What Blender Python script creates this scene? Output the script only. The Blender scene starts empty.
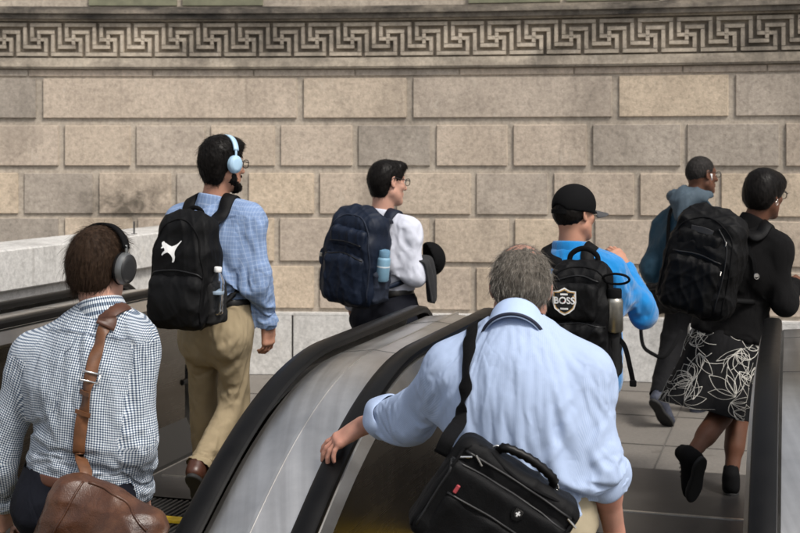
import bpy, bmesh, math, random
import numpy as np
from mathutils import Vector, Matrix, Euler
from mathutils.bvhtree import BVHTree
random.seed(7)
SC = bpy.context.scene
COL = SC.collection
F0, HOR, CAMZ = 1300.0, 160.0, 1.71          # focal length in photo pixels, horizon row, eye height above the plaza

def W(px, py, Y):
    """a photo pixel at a forward distance Y -> a point of the place (metres)"""
    return np.array([(px - 400.0) * Y / F0, Y, CAMZ - (py - HOR) * Y / F0])

# ---------------------------------------------------------------- materials
MATS = {}
class NT:
    def __init__(s, name):
        s.m = bpy.data.materials.new(name); s.m.use_nodes = True
        s.t = s.m.node_tree; s.b = s.t.nodes['Principled BSDF']
    def n(s, kind, **kw):
        nd = s.t.nodes.new(kind)
        for k, v in kw.items():
            if k.startswith('i_'):
                key = k[2:]
                key = int(key) if key.isdigit() else key.replace('_', ' ')
                nd.inputs[key].default_value = v
            else:
                setattr(nd, k, v)
        return nd
    def l(s, a, b): s.t.links.new(a, b)
    def coord(s, scale=(1, 1, 1), out='Object', attr=None, rot=(0, 0, 0)):
        if attr:
            c = s.n('ShaderNodeAttribute', attribute_name=attr).outputs['Vector']
        else:
            c = s.n('ShaderNodeTexCoord').outputs[out]
        mp = s.n('ShaderNodeMapping'); mp.inputs['Scale'].default_value = scale; mp.inputs['Rotation'].default_value = rot
        s.l(c, mp.inputs['Vector']); return mp.outputs[0]
    def noise(s, vec, scale, detail=4, rough=.55, dist=0.0):
        nd = s.n('ShaderNodeTexNoise'); nd.inputs['Scale'].default_value = scale
        nd.inputs['Detail'].default_value = detail; nd.inputs['Roughness'].default_value = rough
        nd.inputs['Distortion'].default_value = dist
        s.l(vec, nd.inputs['Vector']); return nd.outputs['Fac']
    def ramp(s, fac, stops):
        nd = s.n('ShaderNodeValToRGB'); e = nd.color_ramp.elements
        while len(e) < len(stops): e.new(0.5)
        for k, (p, c) in enumerate(stops):
            e[k].position = p; e[k].color = (c[0], c[1], c[2], 1) if hasattr(c, '__len__') else (c, c, c, 1)
        s.l(fac, nd.inputs[0]); return nd.outputs[0]
    def mix(s, fac, a, b, mode='MIX'):
        nd = s.n('ShaderNodeMix', data_type='RGBA', blend_type=mode)
        for sock, v in ((nd.inputs[0], fac), (nd.inputs[6], a), (nd.inputs[7], b)):
            if hasattr(v, 'is_output'): s.l(v, sock)
            elif isinstance(v, (int, float)): sock.default_value = v
            else: sock.default_value = (v[0], v[1], v[2], 1)
        return nd.outputs[2]
    def math(s, op, a, b=0.0, clamp=False):
        nd = s.n('ShaderNodeMath', operation=op, use_clamp=clamp)
        for sock, v in ((nd.inputs[0], a), (nd.inputs[1], b)):
            if hasattr(v, 'is_output'): s.l(v, sock)
            else: sock.default_value = v
        return nd.outputs[0]
    def bump(s, h, strength=.3, dist=.01, normal=None):
        nd = s.n('ShaderNodeBump'); nd.inputs['Strength'].default_value = strength; nd.inputs['Distance'].default_value = dist
        s.l(h, nd.inputs['Height'])
        if normal is not None: s.l(normal, nd.inputs['Normal'])
        s.l(nd.outputs[0], s.b.inputs['Normal']); return nd.outputs[0]
    def set(s, **kw):
        for k, v in kw.items():
            k = k.replace('_', ' ')
            k = {'Specular': 'Specular IOR Level', 'Coat': 'Coat Weight', 'Sheen': 'Sheen Weight', 'Transmission': 'Transmission Weight', 'SSS': 'Subsurface Weight'}.get(k, k)
            if hasattr(v, 'is_output'): s.l(v, s.b.inputs[k])
            elif isinstance(v, (int, float)): s.b.inputs[k].default_value = v
            else: s.b.inputs[k].default_value = (v[0], v[1], v[2], 1)
        return s

def plain(name, col, rough=.6, metal=0.0, var=.15, scale=25, bump=.0, bscale=300, spec=.5, sheen=0, coat=0):
    """one-colour surface with a little unevenness in tone, gloss and relief"""
    if name in MATS: return MATS[name]
    t = NT(name); v = t.coord()
    n = t.noise(v, scale, 5)
    c = t.mix(1.0, col, t.ramp(n, [(.25, 1 - var), (.75, 1 + var)]), 'MULTIPLY')
    t.set(Base_Color=c, Metallic=metal, Specular=spec, Sheen=sheen, Coat=coat)
    t.set(Roughness=t.math('ADD', t.math('MULTIPLY', n, .16), rough - .08))
    if bump: t.bump(t.noise(v, bscale, 2), bump, .002)
    MATS[name] = t.m; return t.m

# ---------------------------------------------------------------- objects
def prop(o, label=None, cat=None, group=None, kind=None):
    if label: o['label'] = label
    if cat: o['category'] = cat
    if group: o['group'] = group
    if kind: o['kind'] = kind
    return o

def empty(name, loc, label, cat, group=None):
    o = bpy.data.objects.new(name, None); COL.objects.link(o); o.location = Vector(loc); o.empty_display_size = .1
    return prop(o, label, cat, group)

def link(name, me, mats=None, parent=None, label=None):
    o = bpy.data.objects.new(name, me); COL.objects.link(o)
    if mats is not None:
        for m in (mats if isinstance(mats, (list, tuple)) else [mats]): me.materials.append(m)
    if parent is not None:
        o.parent = parent
        if parent.parent is None: o.matrix_parent_inverse = Matrix.Translation(parent.location).inverted()
    if label: o['label'] = label
    return o

def mesh_from(V, F, smooth=True, mi=None):
    me = bpy.data.meshes.new('m'); me.from_pydata([tuple(map(float, v)) for v in V], [], [tuple(int(i) for i in f) for f in F])
    if smooth: me.polygons.foreach_set('use_smooth', [True] * len(me.polygons))
    if mi is not None: me.polygons.foreach_set('material_index', [int(i) for i in mi])
    me.update(); return me

class MB:
    """collects simple solids into one mesh"""
    def __init__(s): s.V = []; s.F = []; s.MI = []; s.n = 0; s.ATT = []; s.a = 0.5
    def put(s, V, F, mi=0):
        s.V += [tuple(map(float, v)) for v in V]; s.F += [tuple(int(i) + s.n for i in f) for f in F]
        s.MI += [mi] * len(F); s.ATT += [s.a] * len(F); s.n += len(V)
    def box(s, c, size, M=None, mi=0, bev=0.0, seg=1):
        bm = bmesh.new(); bmesh.ops.create_cube(bm, size=1)
        for v in bm.verts: v.co = Vector((v.co.x * size[0], v.co.y * size[1], v.co.z * size[2]))
        if bev: bmesh.ops.bevel(bm, geom=bm.edges[:], offset=bev, segments=seg, affect='EDGES', profile=.5)
        bm.verts.index_update()
        T = Matrix.Translation(Vector(c)) @ (M.to_4x4() if M is not None else Matrix())
        s.put([T @ v.co for v in bm.verts], [[v.index for v in f.verts] for f in bm.faces], mi); bm.free()
    def tube(s, pts, r, seg=10, mi=0, flat=1.0, up=(0, 0, 1), cap=True, prof=None):
        V, F = tube_geo(pts, r, seg, flat, up, cap, prof); s.put(V, F, mi)
    def lathe(s, prof, M, seg=24, mi=0):
        V = []; F = []
        for (r, z) in prof:
            for k in range(seg):
                a = 2 * math.pi * k / seg; V.append(M @ Vector((r * math.cos(a), r * math.sin(a), z)))
        for i in range(len(prof) - 1):
            for k in range(seg):
                F.append((i * seg + k, i * seg + (k + 1) % seg, (i + 1) * seg + (k + 1) % seg, (i + 1) * seg + k))
        F.append(tuple(range(seg))[::-1]); F.append(tuple((len(prof) - 1) * seg + k for k in range(seg)))
        s.put(V, F, mi)
    def prism(s, poly, M, depth, mi=0):
        n = len(poly)
        V = [M @ Vector((p[0], p[1], 0)) for p in poly] + [M @ Vector((p[0], p[1], depth)) for p in poly]
        s.put(V, [tuple(range(n))[::-1], tuple(range(n, 2 * n))] + [(i, (i + 1) % n, n + (i + 1) % n, n + i) for i in range(n)], mi)
    def build(s, name, mats, parent=None, smooth=False, auto=None, label=None, attr=None):
        me = mesh_from(s.V, s.F, smooth or auto is not None, s.MI)
        if attr:
            a = me.attributes.new(attr, 'FLOAT', 'FACE'); a.data.foreach_set('value', s.ATT)
        o = link(name, me, mats, parent, label)
        if auto is not None: sharp(me, auto)
        return o

def sharp(me, deg=35):
    bm = bmesh.new(); bm.from_mesh(me); bmesh.ops.recalc_face_normals(bm, faces=bm.faces[:])
    c = math.radians(deg)
    for e in bm.edges:
        e.smooth = not (len(e.link_faces) == 2 and e.calc_face_angle(0) > c)
    bm.to_mesh(me); bm.free()

def spline(pts, n=8, closed=False):
    """Catmull-Rom through the points"""
    P = np.array(pts, float); m = len(P)
    if m < 3: return np.array([P[0] + (P[-1] - P[0]) * t for t in np.linspace(0, 1, n + 1)])
    out = []
    for i in range(m if closed else m - 1):
        if closed: a, b, c, d = P[i - 1], P[i], P[(i + 1) % m], P[(i + 2) % m]
        else:
            b, c = P[i], P[i + 1]; a = P[i - 1] if i else 2 * b - c; d = P[i + 2] if i + 2 < m else 2 * c - b
        for t in np.arange(n) / n:
            out.append(.5 * (2 * b + (c - a) * t + (2 * a - 5 * b + 4 * c - d) * t * t + (3 * b - a - 3 * c + d) * t ** 3))
    if not closed: out.append(P[-1])
    return np.array(out)

def frames(P, up):
    P = np.array(P, float); T = np.gradient(P, axis=0); T /= np.linalg.norm(T, axis=1)[:, None] + 1e-12
    up = np.array(up, float)
    U = np.tile(up, (len(P), 1)) if up.ndim == 1 else up
    S = np.cross(T, U); S /= np.linalg.norm(S, axis=1)[:, None] + 1e-9
    N = np.cross(S, T); return T, S, N

def tube_geo(pts, r, seg=10, flat=1.0, up=(0, 0, 1), cap=True, prof=None):
    P = np.array(pts, float); T, S, N = frames(P, up); m = len(P)
    r = np.full(m, r) if np.isscalar(r) else np.array(r, float)
    if prof is None:
        a = np.arange(seg) * 2 * math.pi / seg; prof = np.stack([np.cos(a), np.sin(a) * flat], 1)
    prof = np.array(prof, float); k = len(prof)
    V = (P[:, None] + r[:, None, None] * (prof[None, :, 0, None] * S[:, None] + prof[None, :, 1, None] * N[:, None])).reshape(-1, 3)
    F = [(i * k + j, i * k + (j + 1) % k, (i + 1) * k + (j + 1) % k, (i + 1) * k + j) for i in range(m - 1) for j in range(k)]
    if cap: F += [tuple(range(k))[::-1], tuple((m - 1) * k + j for j in range(k))]
    return V, F

# ---------------------------------------------------------------- implicit volumes (smooth unions turned into one skin)
def axis(lo, hi, h, fine=()):
    out = [lo]; 
    while out[-1] < hi:
        x = out[-1]; st = h
        for (a, b, hf) in fine:
            if a - h <= x <= b: st = min(st, hf)
        out.append(x + st)
    return np.array(out, np.float32)

class Vol:
    def __init__(s, lo, hi, h, fine=None):
        fine = fine or [(), (), ()]
        s.ax = [axis(lo[i], hi[i], h, fine[i]) for i in range(3)]; s.h = h
        s.d = np.full([len(a) for a in s.ax], 1.0, np.float32)
    def _sub(s, lo, hi, pad):
        sl = []
        for i in range(3):
            a = max(0, np.searchsorted(s.ax[i], lo[i] - pad) - 1); b = min(len(s.ax[i]), np.searchsorted(s.ax[i], hi[i] + pad) + 1)
            if b - a < 1: return None
            sl.append(slice(int(a), int(b)))
        G = np.stack(np.meshgrid(*[s.ax[i][sl[i]] for i in range(3)], indexing='ij'), -1)
        return tuple(sl), G
    def op(s, f, lo, hi, k=.02, mode='add'):
        r = s._sub(np.minimum(lo, hi), np.maximum(lo, hi), k + 3 * s.h)
        if r is None: return s
        sl, G = r; d = f(G).astype(np.float32); o = s.d[sl]; k = max(k, 1e-5)
        if mode == 'add':
            h = np.clip(.5 + .5 * (o - d) / k, 0, 1); s.d[sl] = o * (1 - h) + d * h - k * h * (1 - h)
        else:
            d = -d; h = np.clip(.5 - .5 * (o - d) / k, 0, 1); s.d[sl] = o * (1 - h) + d * h + k * h * (1 - h)
        return s
    def cone(s, a, b, ra, rb=None, k=.02, mode='add', flat=1.0, ax=None):
        """tapered capsule; flat squeezes the radius along the direction ax"""
        a = np.array(a, np.float32); b = np.array(b, np.float32); rb = ra if rb is None else rb
        u = b - a; L = float(u @ u) + 1e-9; R = max(ra, rb)
        if ax is not None:
            ax = np.array(ax, float); ax = ax - u * (ax @ u) / L if L > 1e-6 else ax
            ax = (ax / np.linalg.norm(ax)).astype(np.float32)
        def f(P):
            q = P - a; t = np.clip((q @ u) / L, 0, 1); v = q - t[..., None] * u
            rr = ra + (rb - ra) * t
            if ax is not None:
                e = v @ ax; v = v + (e * (1 / flat - 1))[..., None] * ax
                l = np.sqrt((v * v).sum(-1)) + 1e-9
                return (l - rr) * (flat + (1 - flat) * (1 - np.clip(np.abs(e / flat) / l, 0, 1)))
            return np.sqrt((v * v).sum(-1)) - rr
        return s.op(f, np.minimum(a, b) - R, np.maximum(a, b) + R, k, mode)
    def ell(s, c, r, M=None, k=.02, mode='add'):
        c = np.array(c, np.float32); r = np.array(r, np.float32)
        M = np.eye(3) if M is None else np.array(M)
        def f(P):
            q = ((P - c) @ M) / r; l = np.sqrt((q * q).sum(-1)); g = np.sqrt(((q / r) ** 2).sum(-1)) + 1e-9
            return l * (l - 1) / g
        e = np.abs(M) @ r
        return s.op(f, c - e, c + e, k, mode)
    def box(s, c, half, rnd, M=None, k=.01, mode='add'):
        c = np.array(c, np.float32); hf = np.array(half, np.float32) - rnd; M = np.eye(3) if M is None else np.array(M)
        def f(P):
            q = np.abs((P - c) @ M) - hf
            return np.sqrt((np.maximum(q, 0) ** 2).sum(-1)) + np.minimum(q.max(-1), 0) - rnd
        e = np.abs(M) @ np.array(half); return s.op(f, c - e, c + e, k, mode)
    def mesh(s, smooth=1):
        d = s.d; n = np.array(d.shape); A = s.ax
        cn = n - 1; size = int(cn.prod()); cnt = np.zeros(size, np.float32); acc = np.zeros((3, size), np.float32); Fq = []
        neg = d < 0
        for ax in range(3):
            o = [(ax + 1) % 3, (ax + 2) % 3]
            s0 = [slice(None)] * 3; s1 = [slice(None)] * 3; s0[ax] = slice(0, -1); s1[ax] = slice(1, None)
            I = np.argwhere(neg[tuple(s0)] != neg[tuple(s1)])
            if not len(I): continue
            J = I.copy(); J[:, ax] += 1
            da = d[I[:, 0], I[:, 1], I[:, 2]]; db = d[J[:, 0], J[:, 1], J[:, 2]]; t = da / (da - db)
            p = np.stack([A[i][I[:, i]] for i in range(3)], 1); p[:, ax] += t * (A[ax][J[:, ax]] - A[ax][I[:, ax]])
            ok = np.ones(len(I), bool); cells = []
            for (x, y) in ((1, 1), (0, 1), (0, 0), (1, 0)):
                C = I.copy(); C[:, o[0]] -= x; C[:, o[1]] -= y
                v = (C >= 0).all(1) & (C < cn).all(1); ok &= v
                fl = (C[:, 0] * cn[1] + C[:, 1]) * cn[2] + C[:, 2]; cells.append(fl)
                cnt += np.bincount(fl[v], minlength=size).astype(np.float32)
                for i in range(3): acc[i] += np.bincount(fl[v], weights=p[v, i], minlength=size).astype(np.float32)
            q = np.stack(cells, 1)[ok]; ng = da[ok] < 0
            Fq.append(q[ng]); Fq.append(q[~ng][:, ::-1])
        F = np.concatenate(Fq); u, inv = np.unique(F, return_inverse=True); F = inv.reshape(-1, 4)
        V = (acc[:, u] / cnt[u]).T.astype(np.float64)
        for _ in range(smooth): V = relax(V, F, .5)
        return V, F

def relax(V, F, w=.5, keep=None):
    E = np.concatenate([F[:, [0, 1]], F[:, [1, 2]], F[:, [2, 3]], F[:, [3, 0]]])
    n = len(V); c = np.bincount(E[:, 0], minlength=n) + np.bincount(E[:, 1], minlength=n)
    S = np.stack([np.bincount(E[:, 0], weights=V[E[:, 1], i], minlength=n) + np.bincount(E[:, 1], weights=V[E[:, 0], i], minlength=n) for i in range(3)], 1)
    N = V + w * (S / np.maximum(c, 1)[:, None] - V)
    if keep is not None: N[keep] = V[keep]
    return N

def tidy(V, F):
    u, inv = np.unique(F, return_inverse=True); return V[u], inv.reshape(F.shape), u

def bvh(V, F): return BVHTree.FromPolygons([Vector(v) for v in V], [list(map(int, f)) for f in F])
# ================================================================ camera, sky, sun
cam = bpy.data.objects.new('camera', bpy.data.cameras.new('camera')); COL.objects.link(cam); SC.camera = cam
cam.location = (0, 0, CAMZ); cam.rotation_euler = (math.pi / 2, 0, 0)
cam.data.sensor_width = 36; cam.data.lens = 36 * F0 / 800; cam.data.shift_y = -(266.5 - HOR) / 800
cam.data.clip_start = .05; cam.data.clip_end = 2000
cam.data.dof.use_dof = True; cam.data.dof.focus_distance = 4.6; cam.data.dof.aperture_fstop = 6.3
w = bpy.data.worlds.new('World'); SC.world = w; w.use_nodes = True
nt = w.node_tree; bg = nt.nodes['Background']; sky = nt.nodes.new('ShaderNodeTexSky'); sky.sky_type = 'NISHITA'
SUN_EL, SUN_AZ = math.radians(52), math.radians(140)     # azimuth clockwise from +Y: behind the viewer's right shoulder
sky.sun_disc = False; sky.sun_elevation = SUN_EL; sky.sun_rotation = SUN_AZ
sky.air_density = 1.0; sky.dust_density = 4.0; sky.ozone_density = 1.0
hsv = nt.nodes.new('ShaderNodeHueSaturation'); hsv.inputs['Saturation'].default_value = .35     # thin overcast: a whiter sky
nt.links.new(sky.outputs[0], hsv.inputs['Color']); nt.links.new(hsv.outputs[0], bg.inputs[0]); bg.inputs[1].default_value = .11
sl = bpy.data.lights.new('sun', 'SUN'); so = bpy.data.objects.new('sun', sl); COL.objects.link(so)
sl.energy = 1.9; sl.angle = math.radians(12); sl.color = (1, .945, .87)
sd = Vector((math.sin(SUN_AZ) * math.cos(SUN_EL), math.cos(SUN_AZ) * math.cos(SUN_EL), math.sin(SUN_EL)))
so.rotation_euler = sd.to_track_quat('Z', 'Y').to_euler(); so.location = sd * 30
vs = SC.view_settings; vs.view_transform = 'Standard'; vs.look = 'None'; vs.gamma = 1; vs.use_curve_mapping = False; vs.exposure = .52
SC.cycles.use_denoising = True
SC.cycles.max_bounces = 8

# ================================================================ materials of the setting
def stone_mat(name, a, b, soot=0.0, attr=None, bs=.5):
    t = NT(name); v = t.coord()
    n1 = t.noise(v, 2.2, 6, .6); n2 = t.noise(v, 28, 6, .65); n3 = t.noise(v, 160, 3, .6)
    c = t.ramp(n1, [(.3, a), (.7, b)])
    if attr:
        at = t.n('ShaderNodeAttribute', attribute_name=attr).outputs['Fac']
        tint = t.ramp(at, [(0, (.68, .69, .71)), (.3, (.87, .87, .88)), (.5, (1.0, .965, .95)), (.75, (1.04, 1.0, .96)), (1, (1.13, 1.07, .98))])
        c = t.mix(1.0, c, tint, 'MULTIPLY')
    c = t.mix(.8, c, t.ramp(n2, [(.3, .68), (.5, 1.0), (.72, 1.22)]), 'MULTIPLY')
    # chisel streaks
    st = t.noise(t.coord((1, 1, 1), rot=(.5, .7, .3)), 60, 3, .5, 1.5)
    c = t.mix(.5, c, t.ramp(st, [(.4, .82), (.65, 1.16)]), 'MULTIPLY')
    # weather stains: patches with a drip direction
    sv = t.coord((1.1, 1.1, .5)); s1 = t.noise(sv, 1.7, 7, .68, .4)
    c = t.mix(t.math('MULTIPLY', t.ramp(s1, [(.52, 0), (.72, 1)]), .38 + soot), c, (.09, .08, .068))
    if soot:
        s2 = t.noise(t.coord((.6, .6, 1.5)), 2.6, 6, .62, .3)
        c = t.mix(t.math('MULTIPLY', t.ramp(s2, [(.42, 0), (.62, 1)]), soot), c, (.035, .032, .03))
    # one old damp stain low on the left and lime runs under the band
    vd = t.n('ShaderNodeVectorMath', operation='DISTANCE'); t.l(t.coord((1, .35, 2.2)), vd.inputs[0]); vd.inputs[1].default_value = (-2.16, 10.4 * .35, 1.36 * 2.2)
    m_ = t.math('MULTIPLY', t.ramp(vd.outputs['Value'], [(.15, 1), (.62, 0)]), t.ramp(t.noise(t.coord(), 7, 6, .65, .5), [(.36, 0), (.62, .85)])); c = t.mix(m_, c, (.075, .064, .05))
    run = t.noise(t.coord((5, 5, .35)), 2.2, 5, .6); c = t.mix(t.ramp(run, [(.60, 0), (.74, .35)]), c, (.14, .118, .095)); lime = t.noise(t.coord((3, 3, 1.2), rot=(0, .2, 0)), 3.1, 6, .7); c = t.mix(t.ramp(lime, [(.60, 0), (.70, .30)]), c, (.60, .55, .47))
    t.set(Base_Color=c, Roughness=.88, Specular=.25)
    hgt = t.math('ADD', t.math('MULTIPLY', n2, .7), t.math('ADD', t.math('MULTIPLY', n3, .35), t.math('MULTIPLY', st, .5)))
    t.bump(hgt, bs, .006)
    return t.m
M_ASH = stone_mat('sandstone_blocks', (.42, .362, .298), (.54, .47, .39), .03, 'tint', .8)
M_CHAN = stone_mat('sandstone_channel', (.39, .338, .277), (.475, .415, .343), .08)
M_FRZ = stone_mat('sandstone_frieze', (.43, .37, .295), (.53, .46, .37), .5)
M_CORN = stone_mat('sooty_cornice_stone', (.16, .14, .115), (.30, .26, .21), .95)
M_GRAN = stone_mat('pale_granite', (.50, .49, .47), (.60, .59, .57), .0, None, .25)

def concrete_mat():
    t = NT('plaza_paving'); v = t.coord()
    n1 = t.noise(v, 1.2, 6, .6); n2 = t.noise(v, 45, 5, .7); n3 = t.noise(v, 260, 2)
    c = t.ramp(n1, [(.3, (.14, .129, .115)), (.7, (.19, .175, .157))])
    c = t.mix(.7, c, t.ramp(n2, [(.3, .75), (.7, 1.2)]), 'MULTIPLY')
    sp = t.noise(v, 7, 2); c = t.mix(t.ramp(sp, [(.66, 0), (.70, .55)]), c, (.1, .09, .08))
    t.set(Base_Color=c, Roughness=.8, Specular=.3); t.bump(t.math('ADD', n2, n3), .25, .004); return t.m
M_PAVE = concrete_mat()
M_JOINT = plain('paving_joint', (.10, .092, .083), .9)
M_DARKPAVE = plain('dark_granite_landing', (.045, .042, .04), .42, 0, .3, 18, .12, 120)
M_PIT = plain('escalator_pit_concrete', (.05, .048, .045), .8)
def steel_mat(name, col, rough, sx=(1, 1, 1)):
    t = NT(name); v = t.coord(sx, attr='run')
    n = t.noise(v, 1, 4, .6); n4 = t.noise(t.coord((14, .5, 1), attr='run'), 1, 4, .6, .3); n2 = t.noise(t.coord((1, 1, 1)), 2.5, 5, .6, .4); n3 = t.noise(t.coord((1, 1, 1)), 22, 4, .6)
    c = t.mix(1.0, col, t.ramp(n2, [(.25, .82), (.75, 1.1)]), 'MULTIPLY')
    c = t.mix(.35, c, t.ramp(n3, [(.3, .86), (.7, 1.08)]), 'MULTIPLY'); c = t.mix(.55, c, t.ramp(n4, [(.3, (.74, .71, .67)), (.6, 1.08)]), 'MULTIPLY')
    t.set(Base_Color=c, Metallic=1.0)
    r = t.math('ADD', t.math('MULTIPLY', n4, .20), t.math('MULTIPLY', n, .10)); r = t.math('ADD', t.math('SUBTRACT', r, .10), t.math('ADD', t.math('MULTIPLY', n2, .14), rough - .14))
    t.set(Roughness=r); t.bump(n, .06, .001); return t.m
M_STEEL = steel_mat('brushed_steel', (.80, .78, .745), .37, (900, 3, 1))
M_STEELD = steel_mat('brown_tinted_steel', (.19, .168, .142), .28, (700, 3, 1))
M_SKIRT = plain('black_skirt_panel', (.02, .019, .018), .5)
M_RUB = plain('handrail_rubber', (.0032, .003, .003), .40, 0, .4, 9, .04, 90, .2)
M_TREAD = plain('step_tread_metal', (.10, .10, .10), .45, .8, .3, 40)
M_YEL = plain('yellow_step_paint', (.72, .48, .02), .55, 0, .3, 30, .2, 150)
M_WINF = plain('bronze_green_frame', (.17, .17, .11), .6, 0, .3, 12)
def glass_dark():
    t = NT('dark_window_glass'); t.set(Base_Color=(.02, .025, .025), Roughness=.06, Specular=.8); return t.m
M_WGL = glass_dark()

# ================================================================ the curved stone wall
WC, WR = np.array([-1.95, -9.04]), 19.5
def wall(s, z, off=0.0):
    a = s / WR; return (WC[0] + (WR - off) * math.sin(a), WC[1] + (WR - off) * math.cos(a), z)
def s_of(px):
    dx = (px - 400.0) / F0; A = dx * dx + 1; B = -2 * (dx * WC[0] + WC[1]); C = WC @ WC - WR * WR
    Y = (-B + math.sqrt(B * B - 4 * A * C)) / (2 * A); return WR * math.atan2(dx * Y - WC[0], Y - WC[1])
def zof(py): return CAMZ - (py - HOR) * 10.33 / F0
S0, S1 = -9.0, 9.5
def band(mb, z0, z1, off, s0=S0, s1=S1, step=.25, top=True, back=-.3, mi=0):
    n = max(1, int(round((s1 - s0) / step))); V = []; F = []
    for i in range(n + 1):
        s = s0 + (s1 - s0) * i / n
        V += [wall(s, z0, back), wall(s, z0, off), wall(s, z1, off), wall(s, z1, back)]
    for i in range(n):
        a = 4 * i
        for j in range(4): F.append((a + j, a + 4 + j, a + 4 + (j + 1) % 4, a + (j + 1) % 4)[::-1])
    F += [(0, 1, 2, 3), tuple(4 * n + j for j in (3, 2, 1, 0))]; mb.put(V, F, mi)
def block(mb, s0, s1, z0, z1, off=.02, ch=.006, base=-.01):
    n = max(1, int((s1 - s0) / .25)); V = []; F = []
    for i in range(n + 1):
        s = s0 + (s1 - s0) * i / n; e = ch if i == 0 else (-ch if i == n else 0)
        V += [wall(s, z0, base), wall(s + e, z0 + ch, off), wall(s + e, z1 - ch, off), wall(s, z1, base)]
    for i in range(n):
        a = 4 * i
        for j in range(3): F.append((a + j, a + j + 1, a + 5 + j, a + 4 + j))
    F += [(0, 3, 2, 1), (4 * n, 4 * n + 1, 4 * n + 2, 4 * n + 3)]; mb.put(V, F)

stone_wall = empty('stone_wall', wall(0, 0), 'curved tan sandstone wall of large blocks with a carved key-pattern band', 'wall')
Z_FB = zof(68)
mb = MB(); band(mb, zof(315) - .02, Z_FB, 0); mb.build('channel_course', M_CHAN, stone_wall)
# rusticated blocks: photographed joints, then random ones outwards
rows = [(77.5, 118, [-60, 40, 300.5, 410, 615.5, 732, 905]), (125, 166, [-80, -10, 62, 133.5, 208, 278, 355.5, 433.5, 510.5, 589.7, 684, 782.5, 870]),
        (173, 214.3, [-50, 21.5, 96.5, 174, 246, 317, 394, 473.5, 551, 637, 718, 808]), (218.5, 262, [-20, 62, 135, 205, 277, 352, 432, 512, 592, 676, 762, 850]),
        (267, 309.5, [-90, -15, 60, 142, 228, 317, 392, 473.5, 552, 636, 722, 805])]
mb = MB(); rr = random.Random(3)
for ri, (y0, y1, jx) in enumerate(rows):
    js = [s_of(x) for x in jx]
    while js[0] > S0 + .8: js.insert(0, js[0] - rr.uniform(.55, .85 if ri else 1.6))
    while js[-1] < S1 - .8: js.append(js[-1] + rr.uniform(.55, .85 if ri else 1.6))
    for a, b in zip(js[:-1], js[1:]):
        mb.a = min(1, max(0, rr.gauss(.55 if ri != 1 else .42, .27))); g = .0225 if ri else .025
        block(mb, a + g, b - g, zof(y1), zof(y0), .016 + rr.uniform(0, .006))
o = mb.build('ashlar_blocks', M_ASH, stone_wall, attr='tint')
# narrow course and joints just below the frieze
mb = MB(); mb.a = .45
x = S0
while x < S1:
    b = x + rr.uniform(.5, 1.3); mb.a = rr.uniform(.2, .6); block(mb, x + .004, b - .004, zof(75.5), Z_FB - .006, .012, .003); x = b
mb.build('narrow_course', M_ASH, stone_wall, attr='tint')
# frieze: plain fillets above and below a field with raised interlocking key ribs
mb = MB(); Z_T = zof(20.5); Z_B = zof(57.5)
band(mb, Z_FB, zof(66.3), .045); band(mb, zof(66.3) , Z_B, .055)
band(mb, Z_B, Z_T, .006)
band(mb, Z_T, zof(18.5), .055)
p_v = (Z_T - Z_B) / 5.0
def rib(u0, v0, u1, v1, o, pu):
    wv = .29 * p_v; wu = .29 * pu
    su = [o + min(u0, u1) * pu - wu, o + max(u0, u1) * pu + wu]
    zz = [Z_T - (max(v0, v1) + .5) * p_v - wv, Z_T - (min(v0, v1) + .5) * p_v + wv]
    block(mb, su[0], su[1], zz[0], zz[1], .0545, .003, .0)
def key(o, pu):
    rib(0, 0, 4, 0, o, pu); rib(4, .55, 4, 2.45, o, pu); rib(4, 3, 6, 3, o, pu); rib(6, 2.45, 6, 2.3, o, pu)
    rib(0, .55, 0, 1.45, o, pu); rib(0, 2, .5, 2, o, pu)
    rib(1, 1, 3, 1, o, pu); rib(1, 1.55, 1, 1.75, o, pu); rib(3, 1.55, 3, 3.45, o, pu); rib(3, 4, 7, 4, o, pu); rib(7, 2.5, 7, 3.45, o, pu); rib(6.5, 2, 7, 2, o, pu)
s = s_of(28) - .28 * 20
while s < S1 - .4:
    per = .268 + .03 * max(0, min(1, (s + 2.5) / 7.0)); key(s, per / 5); s += per
mb.build('frieze', M_FRZ, stone_wall)
mb = MB(); band(mb, zof(18.5), zof(13.5), .10); band(mb, zof(13.5), zof(9.5), .125); band(mb, zof(9.5), zof(7), .07); band(mb, zof(7), zof(5.2), .02)
mb.build('cornice', M_CORN, stone_wall)
mb = MB(); band(mb, zof(5.2), 4.9, -.06)
mb.build('upper_storey', M_CHAN, stone_wall)
# windows of the upper storey: only their sills and lowest rails reach into the picture
for (xa, xb) in ((88, 176), (182, 262), (468, 560), (566, 660), (668, 760), (768, 860)):
    sa, sb = s_of(xa), s_of(xb); mb = MB()
    band(mb, zof(3.2), zof(-4), -.03, sa, sb); band(mb, zof(-4), 4.4, -.035, sa, sa + .07); band(mb, zof(-4), 4.4, -.035, sb - .07, sb); band(mb, 4.4, 4.48, -.03, sa, sb)
    wf = mb.build('window', M_WINF, stone_wall)
    mb = MB(); band(mb, zof(-4), 4.4, -.05, sa + .07, sb - .07); mb.build('pane', M_WGL, wf)
# granite plinth with its own joints
mb = MB(); x = S0
while x < S1:
    b = x + rr.uniform(.9, 1.5); block(mb, x + .003, b - .003, 0.0, zof(315), .09 + rr.uniform(0, .004), .005, -.2); x = b
band(mb, zof(315) - .002, zof(313), .085)
mb.build('plinth', M_GRAN, stone_wall)

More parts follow.
